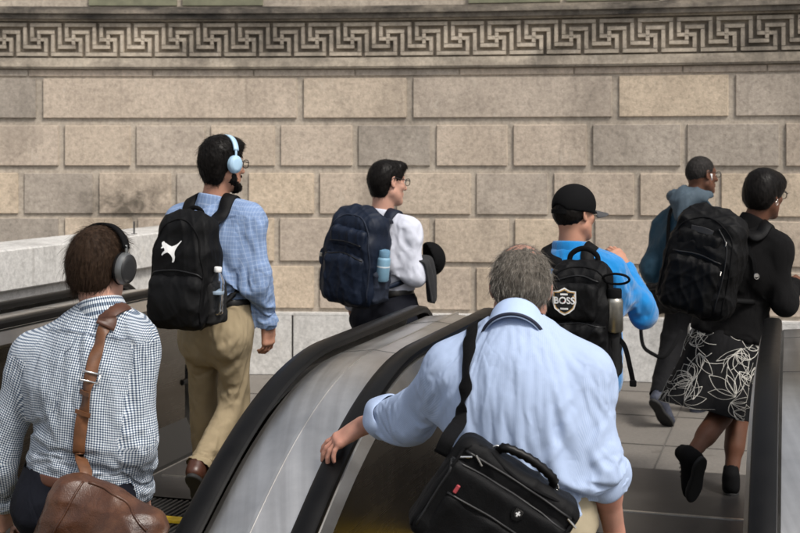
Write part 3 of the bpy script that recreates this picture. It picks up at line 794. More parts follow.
def run_sims(frames=26):
    cols = {}; tmp = []
    for k, (V, F) in COLL.items():
        c = bpy.data.collections.new('c_' + k); SC.collection.children.link(c); cols[k] = c
        o = bpy.data.objects.new('c', mesh_from(V, F)); c.objects.link(o); o.modifiers.new('c', 'COLLISION'); o.collision.thickness_outer = .003; o.collision.cloth_friction = 12; tmp.append(o)
    for s in SIMS:
        o = bpy.data.objects.new('s', mesh_from(s['V'], s['F'])); COL.objects.link(o); s['o'] = o
        g = o.vertex_groups.new(name='pin')
        for i in np.flatnonzero(s['pin'] > 0): g.add([int(i)], float(s['pin'][i]), 'ADD')
        m = o.modifiers.new('c', 'CLOTH'); cs = m.settings; cs.quality = 4; cs.vertex_group_mass = 'pin'; cs.shrink_min = s['shrink']; cs.mass = s['mass']
        cs.tension_stiffness = s['stiff']; cs.compression_stiffness = s['stiff']; cs.shear_stiffness = 5; cs.bending_stiffness = s['bend']; cs.air_damping = s['air']
        cs.tension_damping = cs.compression_damping = 8; cs.pin_stiffness = 1
        m.collision_settings.distance_min = .003; m.collision_settings.collection = cols.get(s['col'][0])
        m.point_cache.frame_start = 1; m.point_cache.frame_end = frames
    for f in range(1, frames + 1): SC.frame_set(f)
    dg = bpy.context.evaluated_depsgraph_get()
    for s in SIMS:
        me = s['o'].evaluated_get(dg).to_mesh(); V = np.zeros(len(me.vertices) * 3); me.vertices.foreach_get('co', V); s['W'] = V.reshape(-1, 3)
        s['o'].evaluated_get(dg).to_mesh_clear()
        bad = ~np.isfinite(s['W']).all(1) | (np.linalg.norm(s['W'] - s['V'], axis=1) > .25); s['W'][bad] = s['V'][bad]
    for s in SIMS: bpy.data.objects.remove(s['o'])
    for o in tmp: bpy.data.objects.remove(o)
    for c in cols.values(): bpy.data.collections.remove(c)
    SC.frame_set(1)
    for k, s in enumerate(SIMS):
        V = s['W'] if not s['ruf'] else ruffle(s['W'], s['F'], s['ruf'][0], s['ruf'][1], 40 + k, nrm(s['p'].U + .6 * s['p'].R), 1.8)
        if s['name'] in ('shirt', 'fleece_jacket', 'trousers') and (s['p'].key + s['name'][0]) in CREASES: V = creases(V, s['F'], CREASES[s['p'].key + s['name'][0]])
        me = mesh_from(V, s['F'])
        if s['uv'] is not None:
            l = me.uv_layers.new(name='UVMap'); l.data.foreach_set('uv', s['uv'].astype(np.float32).reshape(-1))
        o = link(s['name'], me, s['mats'], s['p'].root)
        if s['subd']:
            m = o.modifiers.new('s', 'SUBSURF'); m.levels = m.render_levels = s['subd']
        if s['thick']:
            m = o.modifiers.new('t', 'SOLIDIFY'); m.thickness = s['thick']; m.offset = -1
        s['obj'] = o; s['p'].surf.append((V, s['F']))
        setattr(s['p'], s['name'], o)

def creases(V, F, L):
    """deliberate folds: each a ridge with a valley beside it, from one point of the cloth to another (given as seen, at the depth of the cloth)"""
    me = mesh_from(V, F); N_ = np.zeros(len(V) * 3); me.vertices.foreach_get('normal', N_); N_ = N_.reshape(-1, 3); bpy.data.meshes.remove(me)
    h = np.zeros(len(V)); near = np.clip((-N_[:, 1] - .05) * 3, 0, 1)
    for (x0, y0, x1, y1, amp, wd) in L:
        Y = V[:, 1]; X = 400 + V[:, 0] * F0 / Y; Z = HOR + (CAMZ - V[:, 2]) * F0 / Y; u = np.array([x1 - x0, y1 - y0], float); Lg = np.linalg.norm(u); u /= Lg
        t = ((X - x0) * u[0] + (Z - y0) * u[1]) / Lg; s = (-(X - x0) * u[1] + (Z - y0) * u[0]) * Y / F0 + .006 * np.sin(t * 5 + x0)
        tp = np.clip(np.sin(np.clip(t, 0, 1) * math.pi), 0, 1) ** .6; h += .8 * amp * tp * (np.exp(-(s / wd) ** 2) - .75 * np.exp(-((s - 1.7 * wd) / wd) ** 2))
    return V + N_ * (h * near)[:, None]
CREASES = {}
def static(name, p, V, F, mats, sub=0, parent=None):
    o = link(name, mesh_from(V, F), mats, parent or p.root); p.surf.append((V, F)); return o
def ruffle(V, F, amp, scale, seed=0, axis=(0, 0, 1), stretch=1.0):
    """irregular shallow creases pushed along the normals"""
    me = mesh_from(V, F); N_ = np.zeros(len(V) * 3); me.vertices.foreach_get('normal', N_); N_ = N_.reshape(-1, 3); bpy.data.meshes.remove(me)
    r = np.random.RandomState(seed); A = np.array(axis, float); h = np.zeros(len(V))
    for k in range(9):
        d = nrm(r.normal(size=3)); d = nrm(d - A * (d @ A) * (1 - 1 / stretch)); f = scale * r.uniform(.5, 1.7); ph = r.uniform(0, 7)
        wob = .6 * np.sin((V @ nrm(r.normal(size=3))) * scale * .6 + r.uniform(0, 7)) * 2
        x = np.sin(V @ d * f + ph + wob); h += (1 - np.abs(x)) ** 2 / (1 + .25 * k)
    h = (h - h.mean()) / h.std(); return V + N_ * (h * amp)[:, None]

def shirt_vol(p, e, h, es=None, end=(.96, .96), low=.012, lower=True):
    pts = [p.J[k] for k in ('shL', 'shR', 'elL', 'elR', 'wrL', 'wrR')] + [p.pel, p.nk]
    v = Vol(np.min(pts, 0) - .28, np.max(pts, 0) + .22, h); torso(v, p, e); es = e if es is None else es
    v.cone(p.spine[0] - p.U * .03, p.spine[1], .158 * p.w[0] + e * .8, .150 * p.w[1] + e, .05, flat=.74, ax=p.F)
    for q, en in zip('LR', end): arm(v, p, q, es, .05, end=en, low=low)
    v.cone(p.nk - p.U * .05, p.nk + p.U * .05, .058 + e * .6, .056 + e * .3, .02); return v
def shirt_cut(p, V, F, hem, cuff=(.96, .96), neck=.012, nrad=.10):
    """open the shell at the hem, the cuffs and the neck; pins along those edges"""
    def on_arm(X):
        d = np.min([axis_t(X, p.J[a + q], p.J[b + q])[1] for q in 'LR' for a, b in (('sh', 'el'), ('el', 'wr'))], axis=0)
        return (d < .085 * p.w[3]) & (d / .07 < axis_t(X, p.pel - p.U * .1, p.spine[3])[1] / .17)
    c = V[F].mean(1); keep = ((c - p.pel) @ p.U > hem) | on_arm(c)
    up = (c - p.nk) @ p.U; rad = np.linalg.norm((c - p.nk) - up[:, None] * p.U, axis=1); keep &= ~((up > neck) & (rad < nrad))
    for q, t in zip('LR', cuff):
        a, d = axis_t(c, p.J['el' + q], p.J['wr' + q]); keep &= ~((a > t) & (d < .12))
    V, F, u = tidy(V, F[keep]); pin = np.zeros(len(V))
    pin[((V - p.pel) @ p.U < hem + .018) & ~on_arm(V)] = 1
    up = (V - p.nk) @ p.U; rad = np.linalg.norm((V - p.nk) - up[:, None] * p.U, axis=1); pin[(up > neck - .03) & (rad < nrad)] = 1
    for q, t in zip('LR', cuff):
        a, d = axis_t(V, p.J['el' + q], p.J['wr' + q]); L = np.linalg.norm(p.J['wr' + q] - p.J['el' + q]); pin[(a > t - .022 / L) & (d < .12)] = 1
    return V, F, pin
def body_collider(p, e=0.0):
    pts = [p.J[k] for k in ('shL', 'shR', 'elL', 'elR', 'wrL', 'wrR', 'knL', 'knR', 'anL', 'anR')] + [p.pel, p.nk]
    v = Vol(np.min(pts, 0) - .2, np.max(pts, 0) + .2, .018); torso(v, p, e); pelvis(v, p, e)
    for q in 'LR': arm(v, p, q, e); leg(v, p, q, e)
    v.cone(p.nk - p.U * .03, p.nk + p.U * .08, .058, .054, .03); V, F = v.mesh(0); collider(p.key, V, F)

# ---------------------------------------------------------------- small tailoring
def ring(p, o, up, rx, ry, R=None, F=None, n=48, a0=-math.pi, a1=math.pi):
    R = p.R if R is None else R; F = p.F if F is None else F
    a = np.linspace(a0, a1, n); return np.array([o + R * rx * math.sin(t) - F * ry * math.cos(t) for t in a])
def band_mesh(p, rings, thick=.002, closed=False):
    """a strip through successive rings (lists of points)"""
    V = np.concatenate(rings); k = len(rings[0]); F = []
    for i in range(len(rings) - 1):
        for j in range(k - 1): F.append((i * k + j, i * k + j + 1, (i + 1) * k + j + 1, (i + 1) * k + j))
        if closed: F.append((i * k + k - 1, i * k, (i + 1) * k, (i + 1) * k + k - 1))
    return V, F
def solid(name, V, F, mats, parent, th=.003, sub=1, offset=0):
    o = link(name, mesh_from(V, F), mats, parent); m = o.modifiers.new('t', 'SOLIDIFY'); m.thickness = th; m.offset = offset
    if sub: m = o.modifiers.new('s', 'SUBSURF'); m.levels = m.render_levels = sub
    return o
def collar(p, mat, h=.042, r=.070, uvs=None, dz=.0, lean=.25, gap=.35):
    """shirt collar: inner stand and the turned-down fall"""
    ax = nrm(nrm(p.T((0, -.03, -.08)) - p.nk) + p.U * .8); F = nrm(p.F - ax * (p.F @ ax)); R = np.cross(F, ax)
    o = p.nk + ax * dz; a0 = -math.pi + gap; n = 40; th = np.linspace(a0, -a0, n); rs = []
    for (rad, z, flop) in ((r * .97, -.022, 0), (r * .93, h * .8, 0), (r * .96, h * 1.03, 0), (r * 1.04, h * .92, 0), (r * 1.12, h * .15, .012), (r * 1.23, -.036, .024)):
        rs.append(np.array([o + R * rad * math.sin(t) - F * rad * 1.08 * math.cos(t) + ax * (z - flop * (1 - math.cos(t)) * .7 - .018 * (1 - math.cos(t))) for t in th]))
    V, Fc = band_mesh(p, rs); ob = solid('collar', V, Fc, mat, p.root, .0022)
    k = n; uvl = ob.data.uv_layers.new(name='UVMap')
    for li, l in enumerate(ob.data.loops): i, j = divmod(l.vertex_index, k); uvl.data[li].uv = (th[j] * r * 1.1, i * .011)
    return ob
def cuff(p, q, mat, t0, t1, rx, name='cuff', roll=0, uvk=True, flare=0.0):
    el, wr = p.J['el' + q], p.J['wr' + q]; ax = nrm(wr - el); F = nrm(np.cross(ax, p.R)); R = np.cross(F, ax); n = 28; th = np.linspace(0, 2 * math.pi, n, endpoint=False)
    prof = [(0, t0 - .01), (.0, t0), (.0 + flare * .5, (t0 + t1) / 2), (flare, t1), (flare - .006, t1 - .004), (flare - .008, t1 - .03)] if not roll else \
        [(-.004, t0), (.004, t0 + .008), (.008, (t0 + t1) / 2), (.006, t1 - .01), (.0, t1), (-.008, t1 - .008), (-.010, t1 - .04)]
    rg = np.random.RandomState(len(p.key) + ord(q)); ph = rg.uniform(0, 6, 4); rs = []
    for i, (dr, d) in enumerate(prof):
        o = el + ax * d; wv = roll * .0035 * (np.sin(th * 3 + ph[0] + i * .6) + .8 * np.sin(th * 5 + ph[1] - i) + .6 * np.sin(th * 2 + ph[2])); dd = roll * .006 * np.sin(th * 2 + ph[3])
        rs.append(np.array([o + ax * dd[j] + R * (rx + dr + wv[j]) * math.cos(t) + F * (rx + dr + wv[j]) * .92 * math.sin(t) for j, t in enumerate(th)]))
    V, Fc = band_mesh(p, rs, closed=True); ob = solid(name, V, Fc, mat, p.root, .002, 1)
    uvl = ob.data.uv_layers.new(name='UVMap')
    for li, l in enumerate(ob.data.loops): i, j = divmod(l.vertex_index, n); uvl.data[li].uv = (th[j] * rx, prof[i][1])
    return ob
def belt(p, mat, h, e, w=.034, name='belt', buckle=None):
    o = p.pel + p.U * h; t = .0; rx = (.156 * p.w[0] + .149 * p.w[1]) / 2 + e
    rs = [ring(p, o + p.U * z, p.U, rx + d, (rx + d) * .755, n=56) for z, d in ((-w / 2, 0), (-w / 2 + .004, .004), (w / 2 - .004, .004), (w / 2, 0))]
    V, F = band_mesh(p, rs); return solid(name, V, F, mat, p.root, .003, 1)

def trousers_vol(p, e=.014, h=.014, straight=.022):
    pts = [p.J[k] for k in ('knL', 'knR', 'anL', 'anR', 'hipL', 'hipR')] + [p.pel]
    v = Vol(np.min(pts, 0) - .28, np.max(pts, 0) + .28, h); pelvis(v, p, e)
    for q in 'LR': leg(v, p, q, e, .035, straight)
    return v
def trousers_cut(p, V, F, top):
    c = V[F].mean(1); keep = (c - p.pel) @ p.U < top
    for q in 'LR':
        kn, an = p.J['kn' + q], p.J['an' + q]; t, d = axis_t(c, kn, an); keep &= ~((t > 1.0) & (d < .16))
    return tidy(V, F[keep])

def shoe(p, q, toe, mat, sole_mat, up=None, length=.285, high=0.0, lace=None, name='shoe'):
    """an = ankle joint; the sole lies under it along the toe direction"""
    an = p.J['an' + q]; f = nrm(toe); u = nrm(np.array(up if up is not None else (0, 0, 1.0)) - f * np.dot(up if up is not None else (0, 0, 1.), f)); r = np.cross(f, u)
    k = length / .285; heel = an - u * .075 - f * .058 * k; P = lambda a, b, c: heel + f * a * k + r * b * k + u * c
    B = np.stack([r, f, u], 1); lo = heel - .36; hi = heel + .36; v = Vol(lo, hi, .007)
    v.cone(P(.035, 0, .035), P(.06, 0, .095 + high), .036, .039, .03); v.cone(P(.03, 0, .03), P(.03, 0, .07 + high * .6), .032, .034, .02)
    v.cone(P(.05, 0, .05), P(.20, 0, .032), .036, .036, .03); v.cone(P(.06, 0, .085), P(.17, 0, .05), .034, .030, .03)
    v.ell(P(.215, .004, .026), (.046 * k, .068 * k, .030), B, .02); v.ell(P(.05, 0, .03), (.034, .05, .03), B, .02)
    v.box(P(.14, 0, -.03), (.2, .3, .033), .002, B, .004, 'sub')
    v.cone(P(.062, 0, .11 + high), P(.066, 0, .17 + high), .028, .030, .006, 'sub')
    V, F = v.mesh(1); o = link(name, mesh_from(V, F), mat, p.root)
    v = Vol(lo, hi, .006); v.ell(P(.205, .002, -.004), (.050 * k, .084 * k, .05), B, .01); v.ell(P(.05, 0, -.004), (.037, .056, .05), B, .01); v.cone(P(.05, 0, 0), P(.2, 0, 0), .034, .042, .02)
    v.box(P(.14, 0, -.16), (.3, .3, .148), .001, B, .003, 'sub'); v.box(P(.14, 0, .156), (.3, .3, .145), .001, B, .003, 'sub')
    V, F = v.mesh(1); link('sole', mesh_from(V, F), sole_mat, o)
    if lace:
        mb = MB()
        for i in range(5):
            a = .095 + i * .022; hgt = .098 + high - i * .0085; pts = [P(a, -.022, hgt - .012), P(a + .006, 0, hgt + .001), P(a + .012, .022, hgt - .012)]; mb.tube(spline(pts, 5), .0022, 6)
        mb.build('laces', lace, o, smooth=True)
    return o

# ---------------------------------------------------------------- hair
def hair_cap(p, mat, add, cut, h=.005, seed=0, amp=.0006):
    """hair as a volume in head space: add / cut are lists of (kind, args)"""
    s = p.hs; v = Vol(p.Hc - .17 * s, p.Hc + .17 * s, h)
    for (c, r, k) in add: v.ell(p.T(c), np.array(r) * s, p.HM, k)
    for it in cut:
        if len(it) == 3: v.ell(p.T(it[0]), np.array(it[1]) * s, p.HM, it[2], 'sub')
        else: v.box(p.T(it[0]), np.array(it[1]) * s, .004, p.HM @ np.array(Matrix.Rotation(it[3], 3, 'X')), it[2], 'sub')
    V, F = v.mesh(1); V = ruffle(V, F, amp, 130, seed, p.HM[:, 2], 3)
    p.hair = link('hair', mesh_from(V, F), mat, p.root); p.hairV, p.hairF = V, F; return p.hair
def strands(p, mat, n, length, lift=.35, flow=None, mask=None, rad=.00035, seed=1, segs=6, curl=0.0, droop=.25, src=None, var=.35, name='hair_strands', parent=None):
    """single hairs growing from the hair surface, combed along flow(head-local points)"""
    V, F = src or (p.hairV, p.hairF); r = np.random.RandomState(seed)
    T = np.concatenate([F[:, [0, 1, 2]], F[:, [0, 2, 3]]]); a = V[T]; nn = np.cross(a[:, 1] - a[:, 0], a[:, 2] - a[:, 0]); ar = np.linalg.norm(nn, axis=1); nn /= ar[:, None] + 1e-12
    loc = ((a.mean(1) - p.Hc) @ p.HM) / p.hs; wgt = ar.copy()
    if mask is not None: wgt *= mask(loc)
    idx = r.choice(len(T), n, p=wgt / wgt.sum()); u = r.rand(n, 2); fl = u.sum(1) > 1; u[fl] = 1 - u[fl]
    P = a[idx, 0] + u[:, :1] * (a[idx, 1] - a[idx, 0]) + u[:, 1:] * (a[idx, 2] - a[idx, 0]); Nn = nn[idx]; L = loc[idx]
    fw = (flow(L) if flow else np.stack([L[:, 0] * 2, -np.ones(n) * .3, -np.ones(n)], 1)) @ p.HM.T
    fw = fw - Nn * (fw * Nn).sum(1)[:, None]; fw /= np.linalg.norm(fw, axis=1)[:, None] + 1e-9
    ln = length * p.hs * (1 + var * r.normal(size=n)).clip(.3, 1.9); d = fw + Nn * (lift * (1 + .5 * r.normal(size=n)))[:, None] + .18 * r.normal(size=(n, 3)); d /= np.linalg.norm(d, axis=1)[:, None]
    pts = np.zeros((n, segs, 3)); pts[:, 0] = P - Nn * .002; ph = r.uniform(0, 6.3, (n, 2)); side = np.cross(d, Nn)
    for k in range(1, segs):
        d = d + (fw * .2 - Nn * .16) * (droop * 2) + np.array([0, 0, -1.]) * droop * .25 + (curl * (np.sin(ph[:, :1] + k * 1.9) * side + np.cos(ph[:, 1:] + k * 1.9) * Nn) if curl else 0)
        d /= np.linalg.norm(d, axis=1)[:, None]; pts[:, k] = pts[:, k - 1] + d * (ln / (segs - 1))[:, None]
    hc = bpy.data.hair_curves.new(name); hc.add_curves([segs] * n); hc.attributes['position'].data.foreach_set('vector', pts.reshape(-1).astype(np.float32))
    ra = hc.attributes.get('radius') or hc.attributes.new('radius', 'FLOAT', 'POINT'); ra.data.foreach_set('value', np.tile(np.linspace(1, .35, segs) * rad, n).astype(np.float32))
    o = bpy.data.objects.new(name, hc); COL.objects.link(o); hc.materials.append(mat); o.parent = parent or p.hair; return o
# ================================================================ the seven people, posed where the photo has them
GRP = None
M_GING = fabric('gingham_shirt', (.8, .8, .8), uv=gingham, wv=700)
M_CHAMB = fabric('blue_checked_shirt', (.20, .285, .46), uv=windowpane, wv=600)
M_WHITE = fabric('white_shirt', (.56, .58, .66), wv=500)
M_PALEB = fabric('pale_blue_shirt', (.34, .43, .62), uv=finestripe, wv=700)
M_NAVYT = fabric('navy_trousers', (.006, .007, .012)); M_KHAKI = fabric('khaki_trousers', (.29, .232, .145), var=.1); M_KHAKI2 = fabric('stone_trousers', (.34, .29, .20))
M_FLEECE = fabric('bright_blue_fleece', (.002, .20, .53), .95, 1300, .5, var=.1, sheen=.5)
M_TEAL = fabric('teal_rain_jacket', (.018, .05, .078), .6, 300, .2, var=.2); M_TEALG = fabric('faded_hood_cloth', (.062, .088, .112), .75, 300, .2, var=.2)
M_BLACKC = fabric('black_knit', (.0035, .0033, .0036), .95, 900, .4, crease=.3); M_BLACKS = fabric('black_skirt_cloth', (.007, .007, .008), .85, 900, sheen=0)
M_GREYT = fabric('charcoal_trousers', (.0055, .0055, .0065))
M_BELTB = plain('brown_belt_leather', (.085, .03, .015), .45, 0, .3, 40, .2, 200); M_BELTK = plain('black_belt_leather', (.012, .011, .010), .4, 0, .3, 40, .2, 200)
M_SHOEB = plain('brown_shoe_leather', (.06, .022, .013), .38, 0, .4, 30, .15, 160); M_SHOEK = plain('black_shoe_fabric', (.005, .005, .0055), .85, 0, .3, 60, .3, 400, .15)
M_SOLEK = plain('black_rubber_sole', (.012, .012, .012), .75, 0, .2, 40, .2, 200); M_SOLEG = plain('grey_blue_trainer', (.035, .04, .06), .75, 0, .5, 45, .4, 300)
M_LACE = plain('shoe_lace', (.03, .03, .03), .9); M_SOCK = plain('black_sock', (.012, .012, .013), .95, 0, .2, 60, .4, 500)
M_BUTTON = plain('shirt_button', (.75, .75, .75), .4)
H_BROWN = hair_mat('dark_brown_hair', (.028, .017, .011)); H_BLACK = hair_mat('black_hair', (.008, .007, .0065), .36); H_GREY = hair_mat('grey_hair', (.10, .088, .074), .5); H_SALT = hair_mat('greying_short_hair', (.022, .020, .019), .6)
H_LIGHTG = hair_mat('light_grey_hair', (.25, .23, .20), .5)
def shirt(p, name, mats, e, h, hem, cuffs=(.95, .95), shrink=-.05, es=None, neck=.012, mass=.2, bend=.3, uv=True, low=.012, stiff=15, thick=0, nrad=.10, subd=1, ruf=(.0012, 26)):
    v = shirt_vol(p, e, h, es, end=(1.0, 1.0), low=low); V, F = v.mesh(1)
    V, F, pin = shirt_cut(p, V, F, hem, cuffs, neck, nrad)
    sim(name, p, V, F, pin, mats, shrink, mass=mass, bend=bend, uv=garment_uv(p, V, F) if uv else None, stiff=stiff, thick=thick, subd=subd, ruf=ruf)
def pants(p, mats, top, e=.014, h=.016, straight=.022, name='trousers', dosim=False, amp=.0035, seed=2, shrink=-.05):
    v = trousers_vol(p, e, h, straight); V, F = v.mesh(1); V, F, _ = trousers_cut(p, V, F, top)
    if dosim:
        pin = ((V - p.pel) @ p.U > top - .03).astype(float)
        for q in 'LR':
            kn, an = p.J['kn' + q], p.J['an' + q]; t, d = axis_t(V, kn, an); pin[(t > .95) & (d < .14)] = 1
        sim(name, p, V, F, pin, mats, shrink, mass=.3, bend=.04, ruf=(.0018, 24))
    else:
        V = ruffle(V, F, amp, 22, seed, p.U, 1.5); static(name, p, V, F, mats)

# --- the man in the checked shirt (front left)
A = make_person('A', W(80, 560, 4.2), 'brown-haired man in a navy and white gingham shirt with a brown strap across his back', None, SKIN_LIGHT,
    W(100, 264, 4.22), (27, 5, 3), W(102, 305, 4.19), 14, W(78, 500, 4.2),
    dict(shL=W(35, 352, 4.25), shR=W(133, 338, 4.15), elL=W(-3, 440, 4.27), elR=W(139, 425, 4.14), wrL=W(4, 505, 4.38), wrR=W(140, 494, 4.25),
         knL=W(55, 630, 4.25), knR=W(105, 630, 4.2), anL=W(55, 757, 4.2), anR=W(105, 757, 4.15)), w=(1.0, 1.02, 1.0, 1.0, 1),
    handspec={'R': dict(f=(.1, .25, -1), n=(.9, -.3, .1), s=(0, 1, .2), curl=(18, 25, 20))})
body_collider(A)
shirt(A, 'shirt', M_GING, .016, .0125, .092, shrink=-.055, es=.009, bend=.05)
pants(A, M_NAVYT, .10)
belt(A, M_BELTB, .082, .022)
hair_cap(A, H_BROWN, [((0, -.014, .036), (.081, .104, .088), .01), ((0, -.052, -.01), (.077, .064, .080), .03), ((0, -.048, -.05), (.066, .046, .045), .03), ((.0, .045, .075), (.052, .05, .035), .03)],
    [((0, .115, -.03), (.085, .085, .085), .01), ((0, .06, -.085), (.12, .085, .060), .01), ((0, .0, -.134), (.13, .13, .042), .02)], amp=.001, seed=4)
def flow_down(L):
    """away from the whorl at the back of the crown, then down"""
    k = np.clip((.075 - L[:, 2]) / .05, 0, 1); a = L[:, 0] - .012; b = L[:, 1] + .055; r = np.sqrt(a * a + b * b) + .01
    return np.stack([(a - .5 * b) / r * (1 - k) + .5 * k * np.sign(L[:, 0]) * .3, (b + .5 * a) / r * (1 - k) - .15 * k, -.25 - k], 1)
strands(A, H_BROWN, 5600, .034, .36, flow_down, lambda L: (L[:, 1] < .09) * 1.0, seed=3, curl=.2)

# --- the man with the black backpack stepping off the left lane
Bp = make_person('B', W(212, 515, 6.2), 'bearded man in a blue checked shirt and khaki trousers, stepping off the escalator', None, SKIN_TAN,
    W(223, 163, 6.2), (48, 5, 0), W(213, 199, 6.2), 20, W(218, 325, 6.2),
    dict(shL=W(181, 218, 6.26), shR=W(249, 216, 6.12), elL=W(168, 270, 6.3), elR=W(260, 270, 6.1), wrL=W(192, 310, 6.52), wrR=W(268, 325, 6.2),
         hipL=W(203, 330, 6.24), hipR=W(232, 330, 6.16), knL=W(204, 406, 6.42), knR=W(236, 402, 6.26), anL=W(207, 479, 6.55), anR=W(198, 467, 5.97)), w=(.98, .95, .95, .95, .95),
    handspec={'R': dict(f=(.0, .12, -1), n=(.8, -.6, .1), s=(.5, .8, 0), curl=(22, 30, 25))})
body_collider(Bp)
shirt(Bp, 'shirt', M_CHAMB, .013, .0145, .125, shrink=-.055, cuffs=(.95, .95), es=.011, low=.016, bend=.05)
pants(Bp, M_KHAKI, .125, .010, .0145, .016, dosim=True, shrink=-.07)
belt(Bp, M_BELTK, .112, .023)
shoe(Bp, 'R', (.12, -.12 + .75, -.62), M_SHOEB, M_SOLEK, up=(.1, .6, .75), lace=M_LACE); shoe(Bp, 'L', (.35, .94, 0), M_SHOEB, M_SOLEK, lace=M_LACE)
hair_cap(Bp, H_BLACK, [((0, -.018, .042), (.090, .106, .092), .01), ((0, -.055, -.005), (.080, .068, .078), .03), ((0, -.050, -.065), (.064, .044, .054), .03), ((0, .05, .09), (.06, .05, .035), .03)],
    [((0, .125, -.035), (.09, .088, .092), .008), ((0, .06, -.085), (.12, .075, .060), .01), ((0, .0, -.158), (.13, .13, .042), .02)], amp=.0008, seed=6)
strands(Bp, H_BLACK, 4600, .024, .3, flow_down, lambda L: (L[:, 1] < .1) * 1.0, seed=8, curl=.25, rad=.0007)
v = Vol(Bp.Hc - .17, Bp.Hc + .17, .005)      # beard follows the jaw
for q in (-1, 1): v.cone(Bp.T((q * .062, .008, -.025)), Bp.T((q * .055, .02, -.075)), .013, .020, .01); v.cone(Bp.T((q * .055, .02, -.075)), Bp.T((q * .015, .08, -.113)), .021, .023, .02)
v.ell(Bp.T((0, .082, -.112)), (.03, .022, .022), Bp.HM, .02); v.cone(Bp.T((-.025, .092, -.056)), Bp.T((.025, .092, -.056)), .0075, .0075, .01)
V, F = v.mesh(1); V = ruffle(V, F, .0015, 150, 3); bo = link('beard', mesh_from(V, F), H_BLACK, Bp.root)
strands(Bp, H_BLACK, 900, .011, .6, None, None, seed=9, src=(V, F), parent=bo, name='beard_hair')

# --- the man with the navy backpack beyond the centre divider
C = make_person('C', W(384, 455, 7.2), 'dark-haired man with glasses in a white shirt, seen beyond the end of the steel divider', None, SKIN_LIGHT,
    W(388, 181, 7.2), (58, 6, 0), W(381, 213, 7.2), 28, W(386, 315, 7.2),
    dict(shL=W(353, 230, 7.28), shR=W(407, 228, 7.1), elL=W(347, 278, 7.3), elR=W(416, 271, 7.06), wrL=W(352, 305, 7.45), wrR=W(424, 264, 7.30),
         knL=W(375, 385, 7.3), knR=W(395, 385, 7.15), anL=W(376, 453, 7.3), anR=W(394, 453, 7.1)), w=(.95, .93, .95, .92, .95),
    handspec={'R': dict(f=(.25, .95, -.05), n=(.3, -.1, .95), s=(-1, .2, 0), curl=(25, 35, 30))})
body_collider(C)
shirt(C, 'shirt', M_WHITE, .013, .016, .14, shrink=-.07, es=.003, low=.008, bend=.15, ruf=(.002, 24))
pants(C, M_NAVYT, .14); belt(C, M_BELTK, .13, .022)
for q in 'LR': shoe(C, q, (.45, .9, 0), M_SHOEK, M_SOLEK)
hair_cap(C, H_BLACK, [((0, -.014, .034), (.081, .102, .085), .01), ((0, -.055, -.005), (.075, .064, .072), .03), ((0, -.048, -.06), (.060, .042, .05), .03), ((0, .06, .085), (.058, .045, .032), .03)],
    [((0, .12, -.03), (.09, .082, .088), .008), ((0, .06, -.085), (.12, .082, .066), .01), ((0, .0, -.155), (.13, .13, .048), .02)], amp=.0006, seed=8)
strands(C, H_BLACK, 4200, .020, .25, flow_down, lambda L: (L[:, 1] < .1) * 1.0, seed=18, curl=.12, rad=.0007)

# --- the old man with the laptop bag (front)
Dm = make_person('D', W(525, 600, 3.7), 'balding grey-haired man in a pale blue shirt, left hand on the handrail', None, SKIN_RED,
    W(521, 286, 3.80), (5, 14, 2), W(517, 319, 3.71), 9, W(524, 515, 3.68),
    dict(shL=W(452, 366, 3.74), shR=W(585, 370, 3.64), elL=W(414, 408, 3.93), elR=W(600, 455, 3.60), wrL=W(362, 426, 4.19), wrR=W(615, 535, 3.70),
         knL=W(500, 655, 3.75), knR=W(550, 655, 3.75), anL=W(500, 790, 3.7), anR=W(552, 790, 3.68)), w=(1.1, 1.12, 1.06, 1.08, 1), bend=.035,
    handspec={'L': dict(f=(-.84, -.06, -.50), n=(-.42, -.28, .85), s=(.3, 1, 0), scale=1.05, curls=((8, 20, 16), (12, 24, 18), (16, 26, 20), (18, 28, 20)), spread=12, thumb=(40, 15), tdrop=.35),
              'R': dict(f=(.1, .3, -1), n=(.9, -.3, 0), s=(.2, 1, 0), curl=(20, 30, 25))}, hs=1.03, headkw=dict(nose=1.2))
body_collider(Dm)
shirt(Dm, 'shirt', M_PALEB, .018, .0112, -.005, cuffs=(.66, .36), shrink=-.06, es=.011, mass=.2, low=.004, bend=.03, ruf=None)
pants(Dm, M_KHAKI2, .06, .006); belt(Dm, M_BELTB, .02, .010)
cuff(Dm, 'L', M_PALEB, .135, .205, .067, roll=1); cuff(Dm, 'R', M_PALEB, .035, .11, .069, roll=1)
hair_cap(Dm, H_GREY, [((0, -.020, .016), (.0835, .100, .0915), .01), ((0, -.056, -.012), (.074, .061, .066), .03)],
    [((0, .09, .0), (.10, .075, .13), .01), ((.088, .0, -.004), (.016, .034, .040), .006), ((-.088, .0, -.004), (.016, .034, .040), .006), ((.018, .03, .128), (.042, .062, .046), .012), ((0, .05, -.085), (.12, .085, .056), .01), ((0, .0, -.150), (.13, .13, .046), .02)], h=.0045, amp=.0018, seed=9)
def ear_free(L): return 1.0 - ((np.abs(L[:, 0]) > .055) & (L[:, 1] > -.045) & (L[:, 2] < .035))
def flow_old(L): return np.stack([L[:, 0] * 2, -.25 + 0 * L[:, 0], -1.0 + 0 * L[:, 0]], 1)
strands(Dm, H_GREY, 3600, .027, .38, flow_old, ear_free, seed=5, curl=.42, rad=.00036); strands(Dm, H_LIGHTG, 2800, .025, .4, flow_old, ear_free, seed=6, curl=.45, rad=.00036, name='light_hair_strands')
def bald_mask(L): return ((L[:, 2] > .055) & (L[:, 1] < .085) & (np.abs(L[:, 0]) < .07)).astype(float) * (.3 + 6 * np.abs(L[:, 0]))
